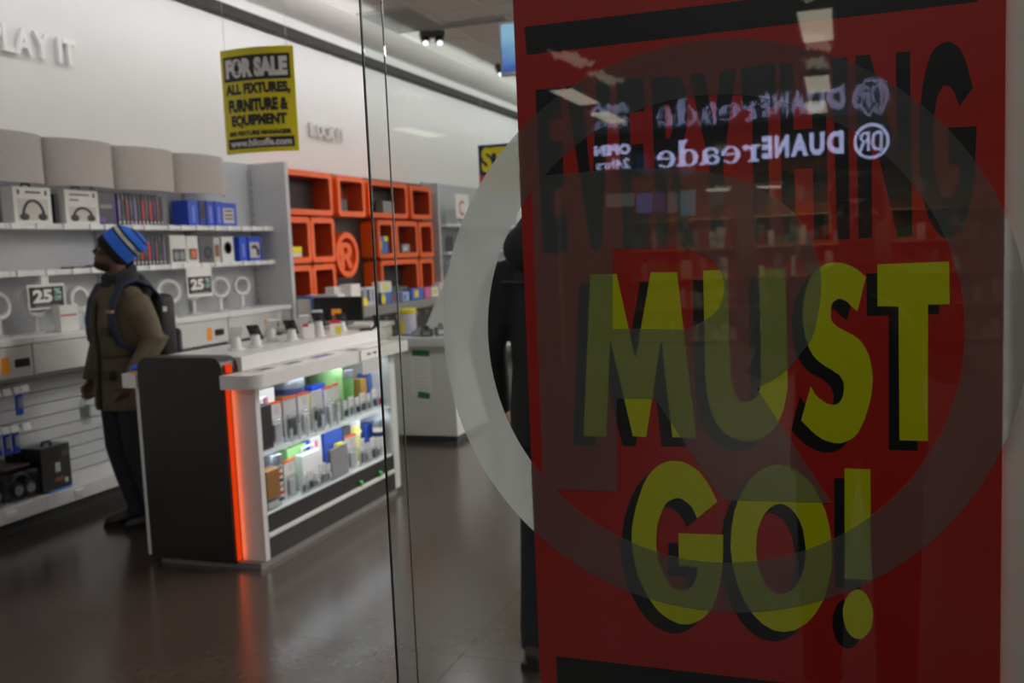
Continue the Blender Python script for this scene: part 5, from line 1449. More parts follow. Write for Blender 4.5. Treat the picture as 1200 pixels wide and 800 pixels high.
t = carton('handle_box', 'white box with a white wire handle on the lower kiosk shelf', 'box', (-2.955, 4.66, 0.28), (0.05, 0.2, 0.20), PK1)
MB().tube([(0.0, -0.06, 0.20), (0.0, -0.06, 0.235), (0.0, 0.06, 0.235), (0.0, 0.06, 0.20)], 0.005, 8).build('handle', TAGW, t, smooth=True)
small_box('white_carton', 'white carton with a pink mark at the back of the lower kiosk shelf', 'box', -3.06, 4.86, 0.28, (0.08, 0.13, 0.265), BXW, [(0.4, 0.65, 0.7, 0.84, PINK)])
small_box('blue_box', 'wide blue carton behind the chequered case, lower kiosk shelf', 'box', -3.05, 5.05, 0.28, (0.08, 0.22, 0.25), M('blue_mid', '#2c4fb0', 0.45))
small_box('grey_box', 'dark grey carton right of the wide blue one, lower kiosk shelf', 'box', -3.05, 5.22, 0.28, (0.08, 0.10, 0.24), DGREY)
# chequered case with its lines as fine relief
t = thing('chequered_case', 'dark grey case with a white grid pattern on the lower kiosk shelf', 'case', (-2.895, 4.90, 0.28), 0.05)
MB().box(-0.012, 0.008, -0.115, 0.115, 0.0, 0.185, bev=0.008).build('case', M('case_grey', '#4b4f58', 0.5), t)
gm = MB()
for k in range(14):
    yy = -0.104 + k * 0.016
    gm.box(0.008, 0.0086, yy - 0.0016, yy + 0.0016, 0.012, 0.172)
for k in range(11):
    zz = 0.013 + k * 0.0157
    gm.box(0.0084, 0.009, -0.104, 0.104, zz - 0.0016, zz + 0.0016)
go = gm.build('grid_print', LGREY, t)
for k in range(5):
    y = 4.47 + k * 0.066
    blister(f'small clear pack, {ORD[k]} of the low front packs below the white handle box', y, y + 0.058, 0.28, [0.10, 0.12, 0.09, 0.13, 0.11][k], PK1 if k % 2 else PK2, x=-2.885, inner=[MGREY, DGREY, PK3, MGREY, PK2][k], group='low front packs on the lower kiosk shelf')
t = tin('yellow dotted white tin at the back of the lower kiosk shelf', 5.34, 0.28, 0.06, 0.28, M('yellow_pale', '#e9e27a', 0.5), PK1)
for k in range(8):
    a = -1.2 + (k % 4) * 0.55
    MB().ball((0.06 * math.cos(a), 0.06 * math.sin(a), 0.06 + 0.1 * (k // 4) + 0.02 * (k % 2)), 0.011, 8).build('dot', BXW, t, smooth=True)
blister('white pack with an orange top right of the chequered case, lower kiosk shelf', 5.03, 5.15, 0.28, 0.215, PK1, inner=PK2, top=ORANGE)
small_box('yellow_box', 'small yellow carton behind the white orange-topped pack, lower kiosk shelf', 'box', -2.97, 5.06, 0.28, (0.05, 0.08, 0.17), YELLOW)
for k in range(4):
    y = 5.165 + k * 0.07
    blister(f'pale clear pack, {ORD[k]} of the packs at the far end of the lower kiosk shelf', y, y + 0.06, 0.28, [0.17, 0.13, 0.15, 0.12][k], PK2 if k % 2 else PK1, x=-2.895, inner=[MGREY, PK2, DGREY, MGREY][k], group='packs at the far end of the lower kiosk shelf')
small_box('blue_box', 'blue carton at the far back of the lower kiosk shelf', 'box', -3.03, 5.49, 0.28, (0.08, 0.13, 0.21), M('blue_mid', '#2c4fb0', 0.45))
t = tin('beige tin with a steel lid at the far end of the lower kiosk shelf', 5.49, 0.28, 0.04, 0.24, PK3, STEEL, x=-2.93)
MB().lathe([(0.041, 0.13), (0.0412, 0.135), (0.0412, 0.155), (0.041, 0.16)], n=24).build('stripe', NAVY, t)
for k, y in enumerate((5.10, 5.36)):
    tag(MB().ball((0, 0, 0.018), (0.018, 0.022, 0.018), 12).build('green_glint', M('green_glint', '#3aa84a', 0.4), None, smooth=True, loc=(-2.866 + 0.0, y, 0.171)), ('near' if k == 0 else 'far') + ' green puck, a modelled reflection on the white trim below the lower kiosk shelf', 'glint')  # green reflections in the dark gap, modelled as solid balls

# ================================================================ WHITE COUNTER BEHIND THE WINDOW JOINT
wc = thing('white_counter', 'white service counter with a taped notice, right of the kiosk', 'counter', (-3.35, 7.5, 0))
wb(MB().box(-3.64, -3.09, 7.18, 7.9, 0.055, 0.815, bev=0.004), 'body', SATIN, wc)
wb(MB().box(-3.68, -3.05, 7.14, 7.94, 0.817, 0.895, bev=0.006), 'top', SATIN, wc)
wb(MB().box(-3.62, -3.11, 7.22, 7.88, 0.0, 0.055), 'plinth', DGREY, wc)
nt_ = thing('taped_notice', 'white paper notice held by green tape on the white counter front', 'notice', (-3.39, 7.179, 0.40))
MB().box(-0.10, 0.08, -0.0022, -0.0002, 0.0, 0.36).build('sheet', PAPER, nt_)
for k in range(9):
    MB().box(-0.085 + 0.01 * (k % 2), 0.06 - 0.02 * (k % 3), -0.0028, -0.0023, 0.05 + k * 0.032, 0.056 + k * 0.032).build('printed_line', LGREY, nt_)
MB().box(-0.08, 0.08, -0.0034, -0.0024, 0.335, 0.385, rot=(Euler((0, 0.05, 0)).to_matrix(), (0, 0, 0.36))).build('tape', DGREEN, nt_)
MB().box(-0.045, 0.065, -0.0034, -0.0024, -0.02, 0.03, rot=(Euler((0, 0.15, 0)).to_matrix(), (0, 0, 0.0))).build('tape', DGREEN, nt_)
yt = thing('wipes_tub', 'yellow and white tub standing on the white service counter', 'tub', (-3.60, 7.4, 0.895))
MB().lathe([(0.068, 0), (0.07, 0.006), (0.07, 0.185), (0.066, 0.19)], n=24).build('body', M('tub_white', '#c9c3dc', 0.4), yt, smooth='auto')
MB().lathe([(0.073, 0.19), (0.073, 0.222), (0.066, 0.23)], n=24).build('lid', YELLOW, yt, smooth='auto')
MB().prism([(0.0712 * math.cos(a), 0.0712 * math.sin(a)) for a in [math.radians(-215 + 11 * k) for k in range(12)]] + [(0.069 * math.cos(a), 0.069 * math.sin(a)) for a in [math.radians(-215 + 11 * k) for k in range(11, -1, -1)]], 'z', 0.012, 0.15).build('label', YELLOW, yt)
MB().lathe([(0.0715, 0.0), (0.0715, 0.012)], n=24).build('blue_rim', BLUE, yt)
for k, (x, y, sx, sz, m, lab) in enumerate(((-3.46, 7.3, 0.09, 0.07, MGREY, 'grey gadget box next to the yellow tub'), (-3.36, 7.26, 0.10, 0.09, DGREY, 'dark grey gadget in the middle of the white counter top'), (-3.25, 7.3, 0.10, 0.11, M('gadget_blue_grey', '#5d6870', 0.5), 'blue-grey gadget at the right of the white counter top'))):
    t = thing('counter_gadget', lab, 'gadget', (x, y, 0.895), 0.3 * k)
    MB().box(-sx / 2, sx / 2, -0.04, 0.04, 0, sz * 0.7, bev=0.008).build('body', m, t)
    MB().lathe([(0.02, sz * 0.7), (0.024, sz * 0.85), (0.018, sz)], n=14).build('top', BLACK if k == 1 else MGREY, t, smooth='auto')
    MB().box(-sx * 0.3, sx * 0.3, -0.0412, -0.0402, sz * 0.15, sz * 0.5).build('panel', [LGREY, MGREY, LGREY][k], t)
lb = thing('slanted_board', 'tall white board with a slanted edge at the back of the white counter', 'board', (-3.1, 7.6, 0.895))
MB().prism([(-0.456, 0.0), (0.30, 0.0), (0.30, 0.52), (-0.19, 0.52)], 'y', 0.0, 0.03).build('board', SATIN, lb)
MB().box(-0.12, 0.24, 0.03, 0.16, 0.0, 0.02).build('foot', SATIN, lb)

# ================================================================ HANGING SIGNS AND SCREEN
def hanging_sign(name, label, loc, rz, wd, ht, sheet_mat, bend, wires):
    t = thing(name, label, 'sign', loc, rz)
    n = 16
    front = lambda x: -bend * (1 - (2 * x / wd) ** 2)
    pts = [(-wd / 2 + wd * k / n) for k in range(n + 1)]
    poly = [(x, front(x)) for x in pts] + [(x, front(x) + 0.003) for x in reversed(pts)]
    MB().prism(poly, 'z', 0, ht).build('sheet', sheet_mat, t, smooth='auto')
    wm = MB()
    for x in wires:
        wm.tube([(x, front(x) + 0.0015, ht - 0.01), (x, front(x) + 0.0015, 3.93 - loc[2])], 0.0012, 5)
    wm.build('hanging_wire', M('nylon_wire', '#c9c9c9', 0.3), t)
    return t, front


def bent_text(t, front, s, cx_, cz_, wd, ht, mat, bold, lift=0.0012):
    vs, fs = text_shape(s, wd, ht, bold)
    raw('lettering', [(v[0] + cx_, front(v[0] + cx_) - lift, v[1] + cz_) for v in vs], fs, mat, t)


def bent_panel(t, front, x0, x1, z0, z1, mat, name='printed_panel', lift=0.0007):
    n = 12
    vs, fs = [], []
    for k in range(n + 1):
        x = x0 + (x1 - x0) * k / n
        vs += [(x, front(x) - lift, z0), (x, front(x) - lift, z1)]
    fs = [(2 * k, 2 * k + 2, 2 * k + 3, 2 * k + 1) for k in range(n)]
    raw(name, vs, fs, mat, t)


SIGNY = M('sign_yellow', '#e3d411', 0.5)
INK = M('sign_ink', '#26262a', 0.55)
fs_, fr = hanging_sign('sale_sign', 'yellow for-sale sign hanging from the ceiling in front of the white wall', (-3.37, 5.03, 2.25), math.radians(9), 0.475, 0.625, SIGNY, 0.045, (-0.2, 0.2))
H = 0.625
bent_panel(fs_, fr, -0.215, 0.215, H * 0.69, H * 0.93, INK)
SGREY = M('sign_white', '#e6e6e4', 0.6)
bent_text(fs_, fr, 'FOR SALE', 0, H * 0.812, 0.40, H * 0.185, SGREY, 0.07)
bent_text(fs_, fr, 'ALL FIXTURES,', 0, H * 0.605, 0.42, H * 0.125, INK, 0.065)
bent_text(fs_, fr, 'FURNITURE &', 0, H * 0.455, 0.39, H * 0.125, INK, 0.065)
bent_text(fs_, fr, 'EQUIPMENT', 0, H * 0.305, 0.36, H * 0.125, INK, 0.065)
bent_text(fs_, fr, 'SEE FIXTURE MANAGER', 0, H * 0.19, 0.41, H * 0.045, INK, 0.065)
bent_panel(fs_, fr, -0.215, 0.215, H * 0.045, H * 0.145, INK)
bent_text(fs_, fr, 'www.hilcoffe.com', 0, H * 0.098, 0.40, H * 0.072, SGREY, 0.04)

s2, fr2 = hanging_sign('store_sign', 'navy, yellow and red store sign hanging far back, half behind the decal', (-3.11, 9.0, 2.14), math.radians(4), 0.76, 0.51, M('sign_red', '#cc3a24', 0.5), 0.0, (-0.33, 0.33))
bent_panel(s2, fr2, -0.38, 0.38, 0.21, 0.51, M('sign_navy', '#16254a', 0.5))
bent_text(s2, fr2, 'STORE', 0, 0.36, 0.70, 0.25, SIGNY, 0.05)
bent_text(s2, fr2, 'CLOSING', 0, 0.10, 0.70, 0.16, SIGNY, 0.04)

sc_ = thing('hanging_screen', 'bright blue screen hanging from the ceiling beside the poster edge', 'screen', (-1.86, 6.0, 2.76))
MB().box(-0.29, 0.29, 0.0, 0.05, -0.02, 0.32, bev=0.006).build('housing', M('screen_white', '#cfd3d8', 0.4), sc_)


def screen_mat():
    m = bpy.data.materials.new('screen_picture')
    m.use_nodes = True
    nt = m.node_tree
    nt.nodes.clear()
    tc = nt.nodes.new('ShaderNodeTexCoord')
    sp = nt.nodes.new('ShaderNodeSeparateXYZ')
    nt.links.new(tc.outputs['Generated'], sp.inputs[0])
    nz = nt.nodes.new('ShaderNodeTexNoise')
    nz.inputs['Scale'].default_value = 3
    nt.links.new(tc.outputs['Generated'], nz.inputs['Vector'])
    ma = nt.nodes.new('ShaderNodeMath')
    ma.operation = 'MULTIPLY_ADD'
    ma.inputs[1].default_value = 0.5
    nt.links.new(nz.outputs['Fac'], ma.inputs[0])
    nt.links.new(sp.outputs['Z'], ma.inputs[2])
    cr = nt.nodes.new('ShaderNodeValToRGB')
    cr.color_ramp.elements[0].color = (*lin('#4f6fc0'), 1)
    cr.color_ramp.elements[0].position = 0.3
    cr.color_ramp.elements[1].color = (*lin('#9fd0f0'), 1)
    cr.color_ramp.elements[1].position = 1.1
    nt.links.new(ma.outputs[0], cr.inputs[0])
    e = nt.nodes.new('ShaderNodeEmission')
    e.inputs[1].default_value = 0.9
    nt.links.new(cr.outputs[0], e.inputs[0])
    o = nt.nodes.new('ShaderNodeOutputMaterial')
    nt.links.new(e.outputs[0], o.inputs[0])
    return m


MB().box(-0.275, 0.275, -0.003, 0.0, 0.0, 0.305).build('display', screen_mat(), sc_)
MB().tube([(0, 0.03, 0.3), (0, 0.03, 3.93 - 2.76)], 0.02, 10).build('pole', METAL, sc_, smooth=True)


# ================================================================ CONCOURSE BEHIND THE CAMERA (seen reflected in the window)
CW = M('concourse_wall', '#77777a', 0.7)
st(MB().box(-8.0, 8.0, -13.0, 1.45, 3.0, 3.1).build('ceiling', M('concourse_ceiling', '#3c3c3e', 0.8)))
TROF = ['lit troffer mirrored in the poster top, nearest of the middle three', 'lit troffer mirrored above the shop sign, second of the middle three', 'lit troffer mirrored just above the shop sign, farthest of the middle three', 'lit troffer mirrored left of the sign, nearer of the pair', 'lit troffer mirrored left of the sign, farther of the pair', 'lit troffer above the right side of the concourse, near the window', 'lit troffer above the right side of the concourse, far from the window', 'lit troffer above the left side of the concourse, near the window', 'lit troffer above the left side of the concourse, far from the window']
for k, (x, y) in enumerate(CONCOURSE_LIGHTS):
    t = thing('ceiling_light', TROF[k], 'ceiling light', (x, y, 3.0))
    MB().box(-0.13, 0.13, -0.52, 0.52, -0.03, 0.0, bev=0.004).build('frame', WHITE, t)
    MB().box(-0.10, 0.10, -0.48, 0.48, -0.034, -0.031).build('diffuser', glow('troffer_glow', '#fff2d8', P_CONC), t)
# opposite shop front: dark fascia with a lit sign
FY = -9.0
st(MB().box(-8.0, 8.0, FY - 0.25, FY, 2.38, 3.0).build('wall_street', M('fascia_dark', '#14161f', 0.5)))
st(MB().box(-8.0, -3.6, FY - 0.2, FY, 0, 2.38).box(2.6, 8.0, FY - 0.2, FY, 0, 2.38).build('wall_street', CW))
st(MB().box(-8.0, 8.0, -13.1, -13.0, 0, 3.0).build('wall_far', M('pharmacy_wall', '#8d8378', 0.7)))
st(MB().box(-8.1, -8.0, -13.0, 1.45, 0, 3.0).build('wall_end', CW))
st(MB().box(8.0, 8.1, -13.0, 1.45, 0, 3.0).build('wall_end', CW))
sg = thing('lit_fascia_sign', 'lit white shop sign on the dark fascia, mirrored in the window', 'sign', (-1.3, FY, 2.54))
SGL = glow('sign_glow', '#c6cbff', 6.0)


def sign_part(name, polys, y=0.03):
    """polys: outlines in sign coordinates (s to the reader's right, z up); the reader looks towards -y"""
    V, F = [], []
    for loops in polys:
        vs, fs = flat_shape(loops)
        b0 = len(V)
        V += [(-v[0], y, v[1]) for v in vs]
        F += [tuple(b0 + q for q in f) for f in fs]
    b_ = bmesh.new()
    vv = [b_.verts.new(v) for v in V]
    for f in F:
        b_.faces.new([vv[q] for q in f])
    r_ = bmesh.ops.extrude_face_region(b_, geom=list(b_.faces))
    bmesh.ops.translate(b_, vec=(0, -0.03, 0), verts=[e for e in r_['geom'] if isinstance(e, bmesh.types.BMVert)])
    m_ = MB()
    m_.bm.free()
    m_.bm = b_
    return m_.build(name, SGL, sg)


def el(cx_, cz_, rx, rz, n=28, a0=0.0, a1=2 * PI):
    return [(cx_ + rx * math.cos(a0 + (a1 - a0) * k / n), cz_ + rz * math.sin(a0 + (a1 - a0) * k / n)) for k in range(n)]


def arc_band(cx_, cz_, rx0, rz0, rx1, rz1, a0, a1, n=24):
    o_ = [(cx_ + rx1 * math.cos(a0 + (a1 - a0) * k / n), cz_ + rz1 * math.sin(a0 + (a1 - a0) * k / n)) for k in range(n + 1)]
    i_ = [(cx_ + rx0 * math.cos(a0 + (a1 - a0) * k / n), cz_ + rz0 * math.sin(a0 + (a1 - a0) * k / n)) for k in range(n + 1)]
    return [o_ + i_[::-1]]


def Sx(xw):
    """world x -> reader's coordinate"""
    return -(xw + 1.3)


# round DR mark: world x 0.46 .. 0.08
c0 = Sx(0.275)
sign_part('ring', [[el(c0, 0.14, 0.195, 0.205, 40), el(c0, 0.14, 0.165, 0.175, 40)]])
sign_part('letter', [[[(c0 - 0.12, 0.03), (c0 - 0.12, 0.25), (c0 - 0.06, 0.25), (c0 - 0.01, 0.22), (c0 + 0.0, 0.14), (c0 - 0.01, 0.06), (c0 - 0.06, 0.03)], [(c0 - 0.095, 0.055), (c0 - 0.065, 0.055), (c0 - 0.035, 0.08), (c0 - 0.028, 0.14), (c0 - 0.035, 0.2), (c0 - 0.065, 0.225), (c0 - 0.095, 0.225)]]])
sign_part('letter', [[[(c0 + 0.02, 0.03), (c0 + 0.02, 0.25), (c0 + 0.09, 0.25), (c0 + 0.125, 0.22), (c0 + 0.125, 0.17), (c0 + 0.10, 0.14), (c0 + 0.135, 0.03), (c0 + 0.105, 0.03), (c0 + 0.075, 0.13), (c0 + 0.048, 0.13), (c0 + 0.048, 0.03)], [(c0 + 0.048, 0.155), (c0 + 0.085, 0.155), (c0 + 0.098, 0.17), (c0 + 0.098, 0.21), (c0 + 0.085, 0.225), (c0 + 0.048, 0.225)]]])
# DUANE in bold sans: world x 0.0 .. -1.0
vs, fs = text_shape('D', 1, 1)
xs0 = Sx(-0.03)
for ch, a, b_ in (('D', 0.0, 0.185), ('U', 0.215, 0.385), ('A', 0.40, 0.60), ('N', 0.62, 0.785), ('E', 0.815, 0.935)):
    vs, fs = text_shape(ch, b_ - a, 0.265, 0.05)
    V = [(-(xs0 + (a + b_) / 2 + v[0]), 0.03, 0.0 + 0.155 + v[1]) for v in vs]
    raw('letter', V, fs, SGL, sg)
# reade in a serif face: world x -0.98 .. -2.26
H_ = 0.20


def serif_letter(ch, x0, w_):
    P = []
    if ch == 'r':
        P.append([[(x0, 0), (x0 + 0.13, 0), (x0 + 0.13, 0.018), (x0 + 0.092, 0.028), (x0 + 0.092, H_), (x0, H_), (x0, H_ - 0.02), (x0 + 0.037, H_ - 0.032), (x0 + 0.037, 0.028), (x0, 0.018)]])
        P += [arc_band(x0 + 0.15, H_ - 0.085, 0.05, 0.045, 0.075, 0.088, PI * 0.95, PI * 0.35, 12)]
        P.append([el(x0 + 0.165, H_ - 0.03, 0.03, 0.03, 14)])
    elif ch == 'e':
        c_ = x0 + w_ / 2
        P += [arc_band(c_, H_ / 2, w_ * 0.27, H_ * 0.44, w_ * 0.5, H_ * 0.52, PI * 0.02, PI * 1.78, 28)]
        P.append([[(c_ - w_ * 0.3, H_ * 0.5), (c_ + w_ * 0.49, H_ * 0.5), (c_ + w_ * 0.49, H_ * 0.58), (c_ - w_ * 0.3, H_ * 0.58)]])
    elif ch == 'a':
        P += [arc_band(x0 + w_ * 0.36, H_ * 0.28, w_ * 0.16, H_ * 0.20, w_ * 0.36, H_ * 0.30, 0, 2 * PI - 0.001, 24)]
        P.append([[(x0 + w_ * 0.58, 0.03), (x0 + w_ * 0.82, 0.0), (x0 + w_, 0.0), (x0 + w_, 0.02), (x0 + w_ * 0.83, 0.03), (x0 + w_ * 0.83, H_ * 0.72), (x0 + w_ * 0.58, H_ * 0.72)]])
        P += [arc_band(x0 + w_ * 0.42, H_ * 0.70, w_ * 0.17, H_ * 0.22, w_ * 0.41, H_ * 0.32, 0.0, PI * 0.9, 16)]
        P.append([el(x0 + w_ * 0.14, H_ * 0.72, w_ * 0.12, H_ * 0.11, 14)])
    elif ch == 'd':
        P += [arc_band(x0 + w_ * 0.42, H_ * 0.5, w_ * 0.20, H_ * 0.44, w_ * 0.42, H_ * 0.52, 0, 2 * PI - 0.001, 28)]
        P.append([[(x0 + w_ * 0.62, 0.0), (x0 + w_, 0.0), (x0 + w_, 0.02), (x0 + w_ * 0.86, 0.03), (x0 + w_ * 0.86, 0.325), (x0 + w_ * 0.5, 0.315), (x0 + w_ * 0.5, 0.30), (x0 + w_ * 0.62, 0.29)]])
    for L in P:
        sign_part('letter', [L])


xr = Sx(-1.0)
for ch, a, w_ in (('r', 0.0, 0.20), ('e', 0.225, 0.23), ('a', 0.475, 0.245), ('d', 0.735, 0.27), ('e', 1.02, 0.235)):
    serif_letter(ch, xr + a, w_)
# OPEN / 24hrs
xo = Sx(-2.58)
vs, fs = text_shape('OPEN', 0.47, 0.135, 0.05)
raw('letters', [(-(xo + 0.235 + v[0]), 0.03, 0.265 + v[1]) for v in vs], fs, SGL, sg)
vs, fs = text_shape('24hrs', 0.44, 0.125, 0.012)
raw('letters', [(-(xo + 0.235 + v[0]), 0.03, 0.085 + v[1]) for v in vs], fs, SGL, sg)

# lit interior of the opposite shop
for k, (x0, x1, z0, z1, hx, e, lab) in enumerate(((-3.05, -2.66, 2.10, 2.28, '#b8b4b0', 0.7, 'pale lit panel at the end of the pharmacy window row'), (-2.64, -2.42, 2.0, 2.27, '#4a7fd0', 1.1, 'blue lit panel in the pharmacy window row'), (-2.40, -2.24, 2.0, 2.26, '#a05fa0', 0.8, 'pink lit panel in the pharmacy window row'), (-2.22, -2.08, 1.98, 2.26, '#b9a9a4', 0.8, 'cream lit panel in the pharmacy window row'), (-2.06, -1.85, 1.93, 2.27, '#8fb8c4', 1.0, 'pale blue lit panel in the pharmacy window row'))):
    t = thing('window_panel', lab, 'sign', ((x0 + x1) / 2, -9.5, z0))
    MB().box(-(x1 - x0) / 2, (x1 - x0) / 2, -0.05, 0.0, 0, z1 - z0, bev=0.004).build('case', DGREY, t)
    MB().box(-(x1 - x0) / 2 + 0.005, (x1 - x0) / 2 - 0.005, 0.0, 0.004, 0.005, z1 - z0 - 0.005).build('face', glow('panel_' + hx, hx, e), t)
    MB().tube([(0, -0.025, z1 - z0 - 0.005), (0, -0.025, 3.0 - z0)], 0.008, 8).build('rod', METAL, t)
for k, (x, y) in enumerate(((-1.65, -10.2), (-0.98, -10.2))):
    t = thing('tube_light', f'slim fluorescent tube hanging in the pharmacy, {["nearer the lit panels", "behind the photographer"][k]}', 'ceiling light', (x, y, 2.30), 0.9)
    MB().box(-0.04, 0.04, -0.2, 0.2, 0.0, 0.04, bev=0.005).build('housing', WHITE, t)
    MB().tube([(0, -0.18, -0.016), (0, 0.18, -0.016)], 0.014, 10).build('tube', glow('tube_glow', '#fff4e0', 3.0), t, smooth=True)
    MB().tube([(0, 0, 0.03), (0, 0, 0.70)], 0.006, 6).build('hanger', METAL, t)
for k in range(3):
    x0 = -3.2 + k * 1.9
    t = thing('pharmacy_shelf', f'{["left", "middle", "right"][k]} wooden goods shelf inside the pharmacy across the concourse', 'shelving', (x0 + 0.8, -11.6, 0))
    MB().box(-0.8, 0.8, -0.4, -0.36, 0, 2.1).build('back', M('wood_warm', '#8a5236', 0.5), t)
    for z in (0.1, 0.6, 1.05, 1.5, 1.95):
        MB().box(-0.8, 0.8, -0.36, 0.0, z - 0.03, z).build('shelf', M('wood_pale', '#c39a62', 0.5), t)
    gm = MB()
    for z in (0.1, 0.6, 1.05, 1.5):
        x = -0.75
        while x < 0.7:
            w_ = random.uniform(0.06, 0.14)
            gm.box(x, x + w_ * 0.9, -0.25, -0.05, z, z + random.uniform(0.15, 0.34), mi=random.randint(0, 3))
            x += w_
    go = gm.build('goods', [M('goods_cream', '#d7cdb8', 0.5), M('goods_red', '#a6372f', 0.5), M('goods_green', '#5e7a50', 0.5), M('goods_grey', '#7d7d84', 0.5)], t)
    go['kind'] = 'stuff'
area('pharmacy_lamp', (-0.8, -10.8, 2.92), 3.0, 90, (0, 0, -1), (1.0, 0.9, 0.75), 1.2)


# ================================================================ PEOPLE
def rotz(a):
    return Matrix.Rotation(a, 4, 'Z')


def hand_shape(mb, wrist, d, palm_n, side, curl=0.5, s=1.0):
    """palm, four unequal fingers and a thumb; d = direction of the hand, palm_n = palm normal, side = towards the thumb"""
    w_, d, n, sd = Vector(wrist), Vector(d).normalized(), Vector(palm_n).normalized(), Vector(side).normalized()
    mb.tube([w_ - d * 0.02, w_ + d * 0.02 * s, w_ + d * 0.06 * s, w_ + d * 0.092 * s], [(0.024, 0.019), (0.034, 0.017), (0.041, 0.016), (0.036, 0.012)], 12, xdir=tuple(sd))
    for k, (off, L, r) in enumerate(((0.029, 0.072, 0.0088), (0.010, 0.080, 0.0092), (-0.010, 0.075, 0.0088), (-0.028, 0.060, 0.008))):
        p = w_ + d * 0.085 * s + sd * off * s
        pts = [p]
        a = 0.15 + 0.1 * k * curl
        for q, fr_ in enumerate((0.45, 0.32, 0.23)):
            a += curl * (0.45 + 0.25 * q)
            p = p + (d * math.cos(a) + n * math.sin(a)) * L * fr_ * s
            pts.append(p)
        mb.tube(pts, [r, r * 0.97, r * 0.9, r * 0.75], 8)
    p = w_ + d * 0.025 * s + sd * 0.03 * s
    mb.tube([p - sd * 0.012, p + (d * 0.6 + sd * 0.75 + n * 0.25).normalized() * 0.035 * s, p + (d * 0.85 + sd * 0.6 + n * 0.5).normalized() * 0.062 * s, p + (d * 0.95 + sd * 0.35 + n * 0.75).normalized() * 0.086 * s], [0.014, 0.0115, 0.0105, 0.0085], 8)


SKIN_D = M('dark_skin', '#5a3b2c', 0.5, var=0.1, scale=30)
SKIN_L = M('light_skin', '#a97f68', 0.5)


def head_shape(mb, T):
    """head in its own frame (origin = centre of skull, facing -y), placed by T"""
    t = MB()
    t.ball((0, 0.012, 0.025), (0.077, 0.097, 0.098), 24)
    t.ball((0, -0.022, -0.045), (0.062, 0.072, 0.072), 20)
    t.ball((0, -0.055, -0.085), (0.035, 0.034, 0.028), 16)          # chin
    t.ball((0, -0.078, 0.026), (0.058, 0.018, 0.012), 14)           # brow
    t.tube([(0, -0.082, 0.018), (0, -0.098, -0.006), (0, -0.108, -0.024)], [0.008, 0.0115, 0.014], 10)   # nose
    for s_ in (-1, 1):
        t.ball((s_ * 0.013, -0.096, -0.026), (0.010, 0.012, 0.008), 10)
        t.ball((s_ * 0.047, -0.06, -0.012), (0.022, 0.022, 0.016), 12)      # cheek
        t.ball((s_ * 0.077, 0.012, -0.005), (0.010, 0.019, 0.030), 12, R=Euler((0.2, 0, 0)).to_matrix())
    t.ball((0, -0.088, -0.050), (0.023, 0.011, 0.007), 12)          # lips
    t.ball((0, -0.086, -0.060), (0.020, 0.011, 0.007), 12)
    t.xf(T)
    for f in t.bm.faces:
        pass
    mb._merge(t.bm)


def add_face(person, T, eye_col='#1b130f', beard=None):
    for s_ in (-1, 1):
        e = MB().ball((s_ * 0.030, -0.076, 0.008), (0.0125, 0.010, 0.009), 12).xf(T)
        eo = e.build('eye', M('eye_white', '#a39b92', 0.3), person, smooth=True)
        MB().ball((s_ * 0.030, -0.0845, 0.008), (0.0055, 0.003, 0.0055), 10).xf(T).build('iris', M('iris_dark', eye_col, 0.2), eo, smooth=True)
        MB().tube([(s_ * 0.014, -0.092, 0.030), (s_ * 0.032, -0.090, 0.035), (s_ * 0.05, -0.078, 0.030)], [(0.004, 0.004)] * 3, 8).xf(T).build('eyebrow', M('brow_hair', '#15100d', 0.8), person, smooth=True)
    MB().box(-0.020, 0.020, -0.0985, -0.09, -0.0560, -0.0545).xf(T).build('mouth', M('mouth_line', '#3a1d18', 0.5), person)
    if beard:
        b = MB()
        b.ball((0, -0.024, -0.082), (0.060, 0.070, 0.040), 20)
        b.ball((0, -0.058, -0.092), (0.036, 0.035, 0.026), 16)
        b.xf(T)
        solid(b, 'beard', beard, person, 0.006, 3)


def shoe(mb, ankle, yaw, L=0.275):
    a = Vector(ankle)
    R = Matrix.Rotation(yaw, 3, 'Z')
    f = R @ Vector((0, -1, 0))
    x_ = tuple(R @ Vector((1, 0, 0)))
    b = Vector((a.x, a.y, 0))
    mb.tube([b - f * 0.075 + Vector((0, 0, 0.035)), b - f * 0.05 + Vector((0, 0, 0.05)), b + f * 0.03 + Vector((0, 0, 0.052)), b + f * 0.10 + Vector((0, 0, 0.042)), b + f * 0.16 + Vector((0, 0, 0.034)), b + f * 0.195 + Vector((0, 0, 0.028))], [(0.028, 0.032), (0.038, 0.048), (0.042, 0.05), (0.048, 0.04), (0.042, 0.032), (0.022, 0.02)], 14, xdir=x_)
    mb.tube([b + Vector((0, 0, 0.03)), b + Vector((0, 0, 0.12))], [(0.046, 0.052), (0.042, 0.048)], 14, xdir=x_)
    return R, f, b


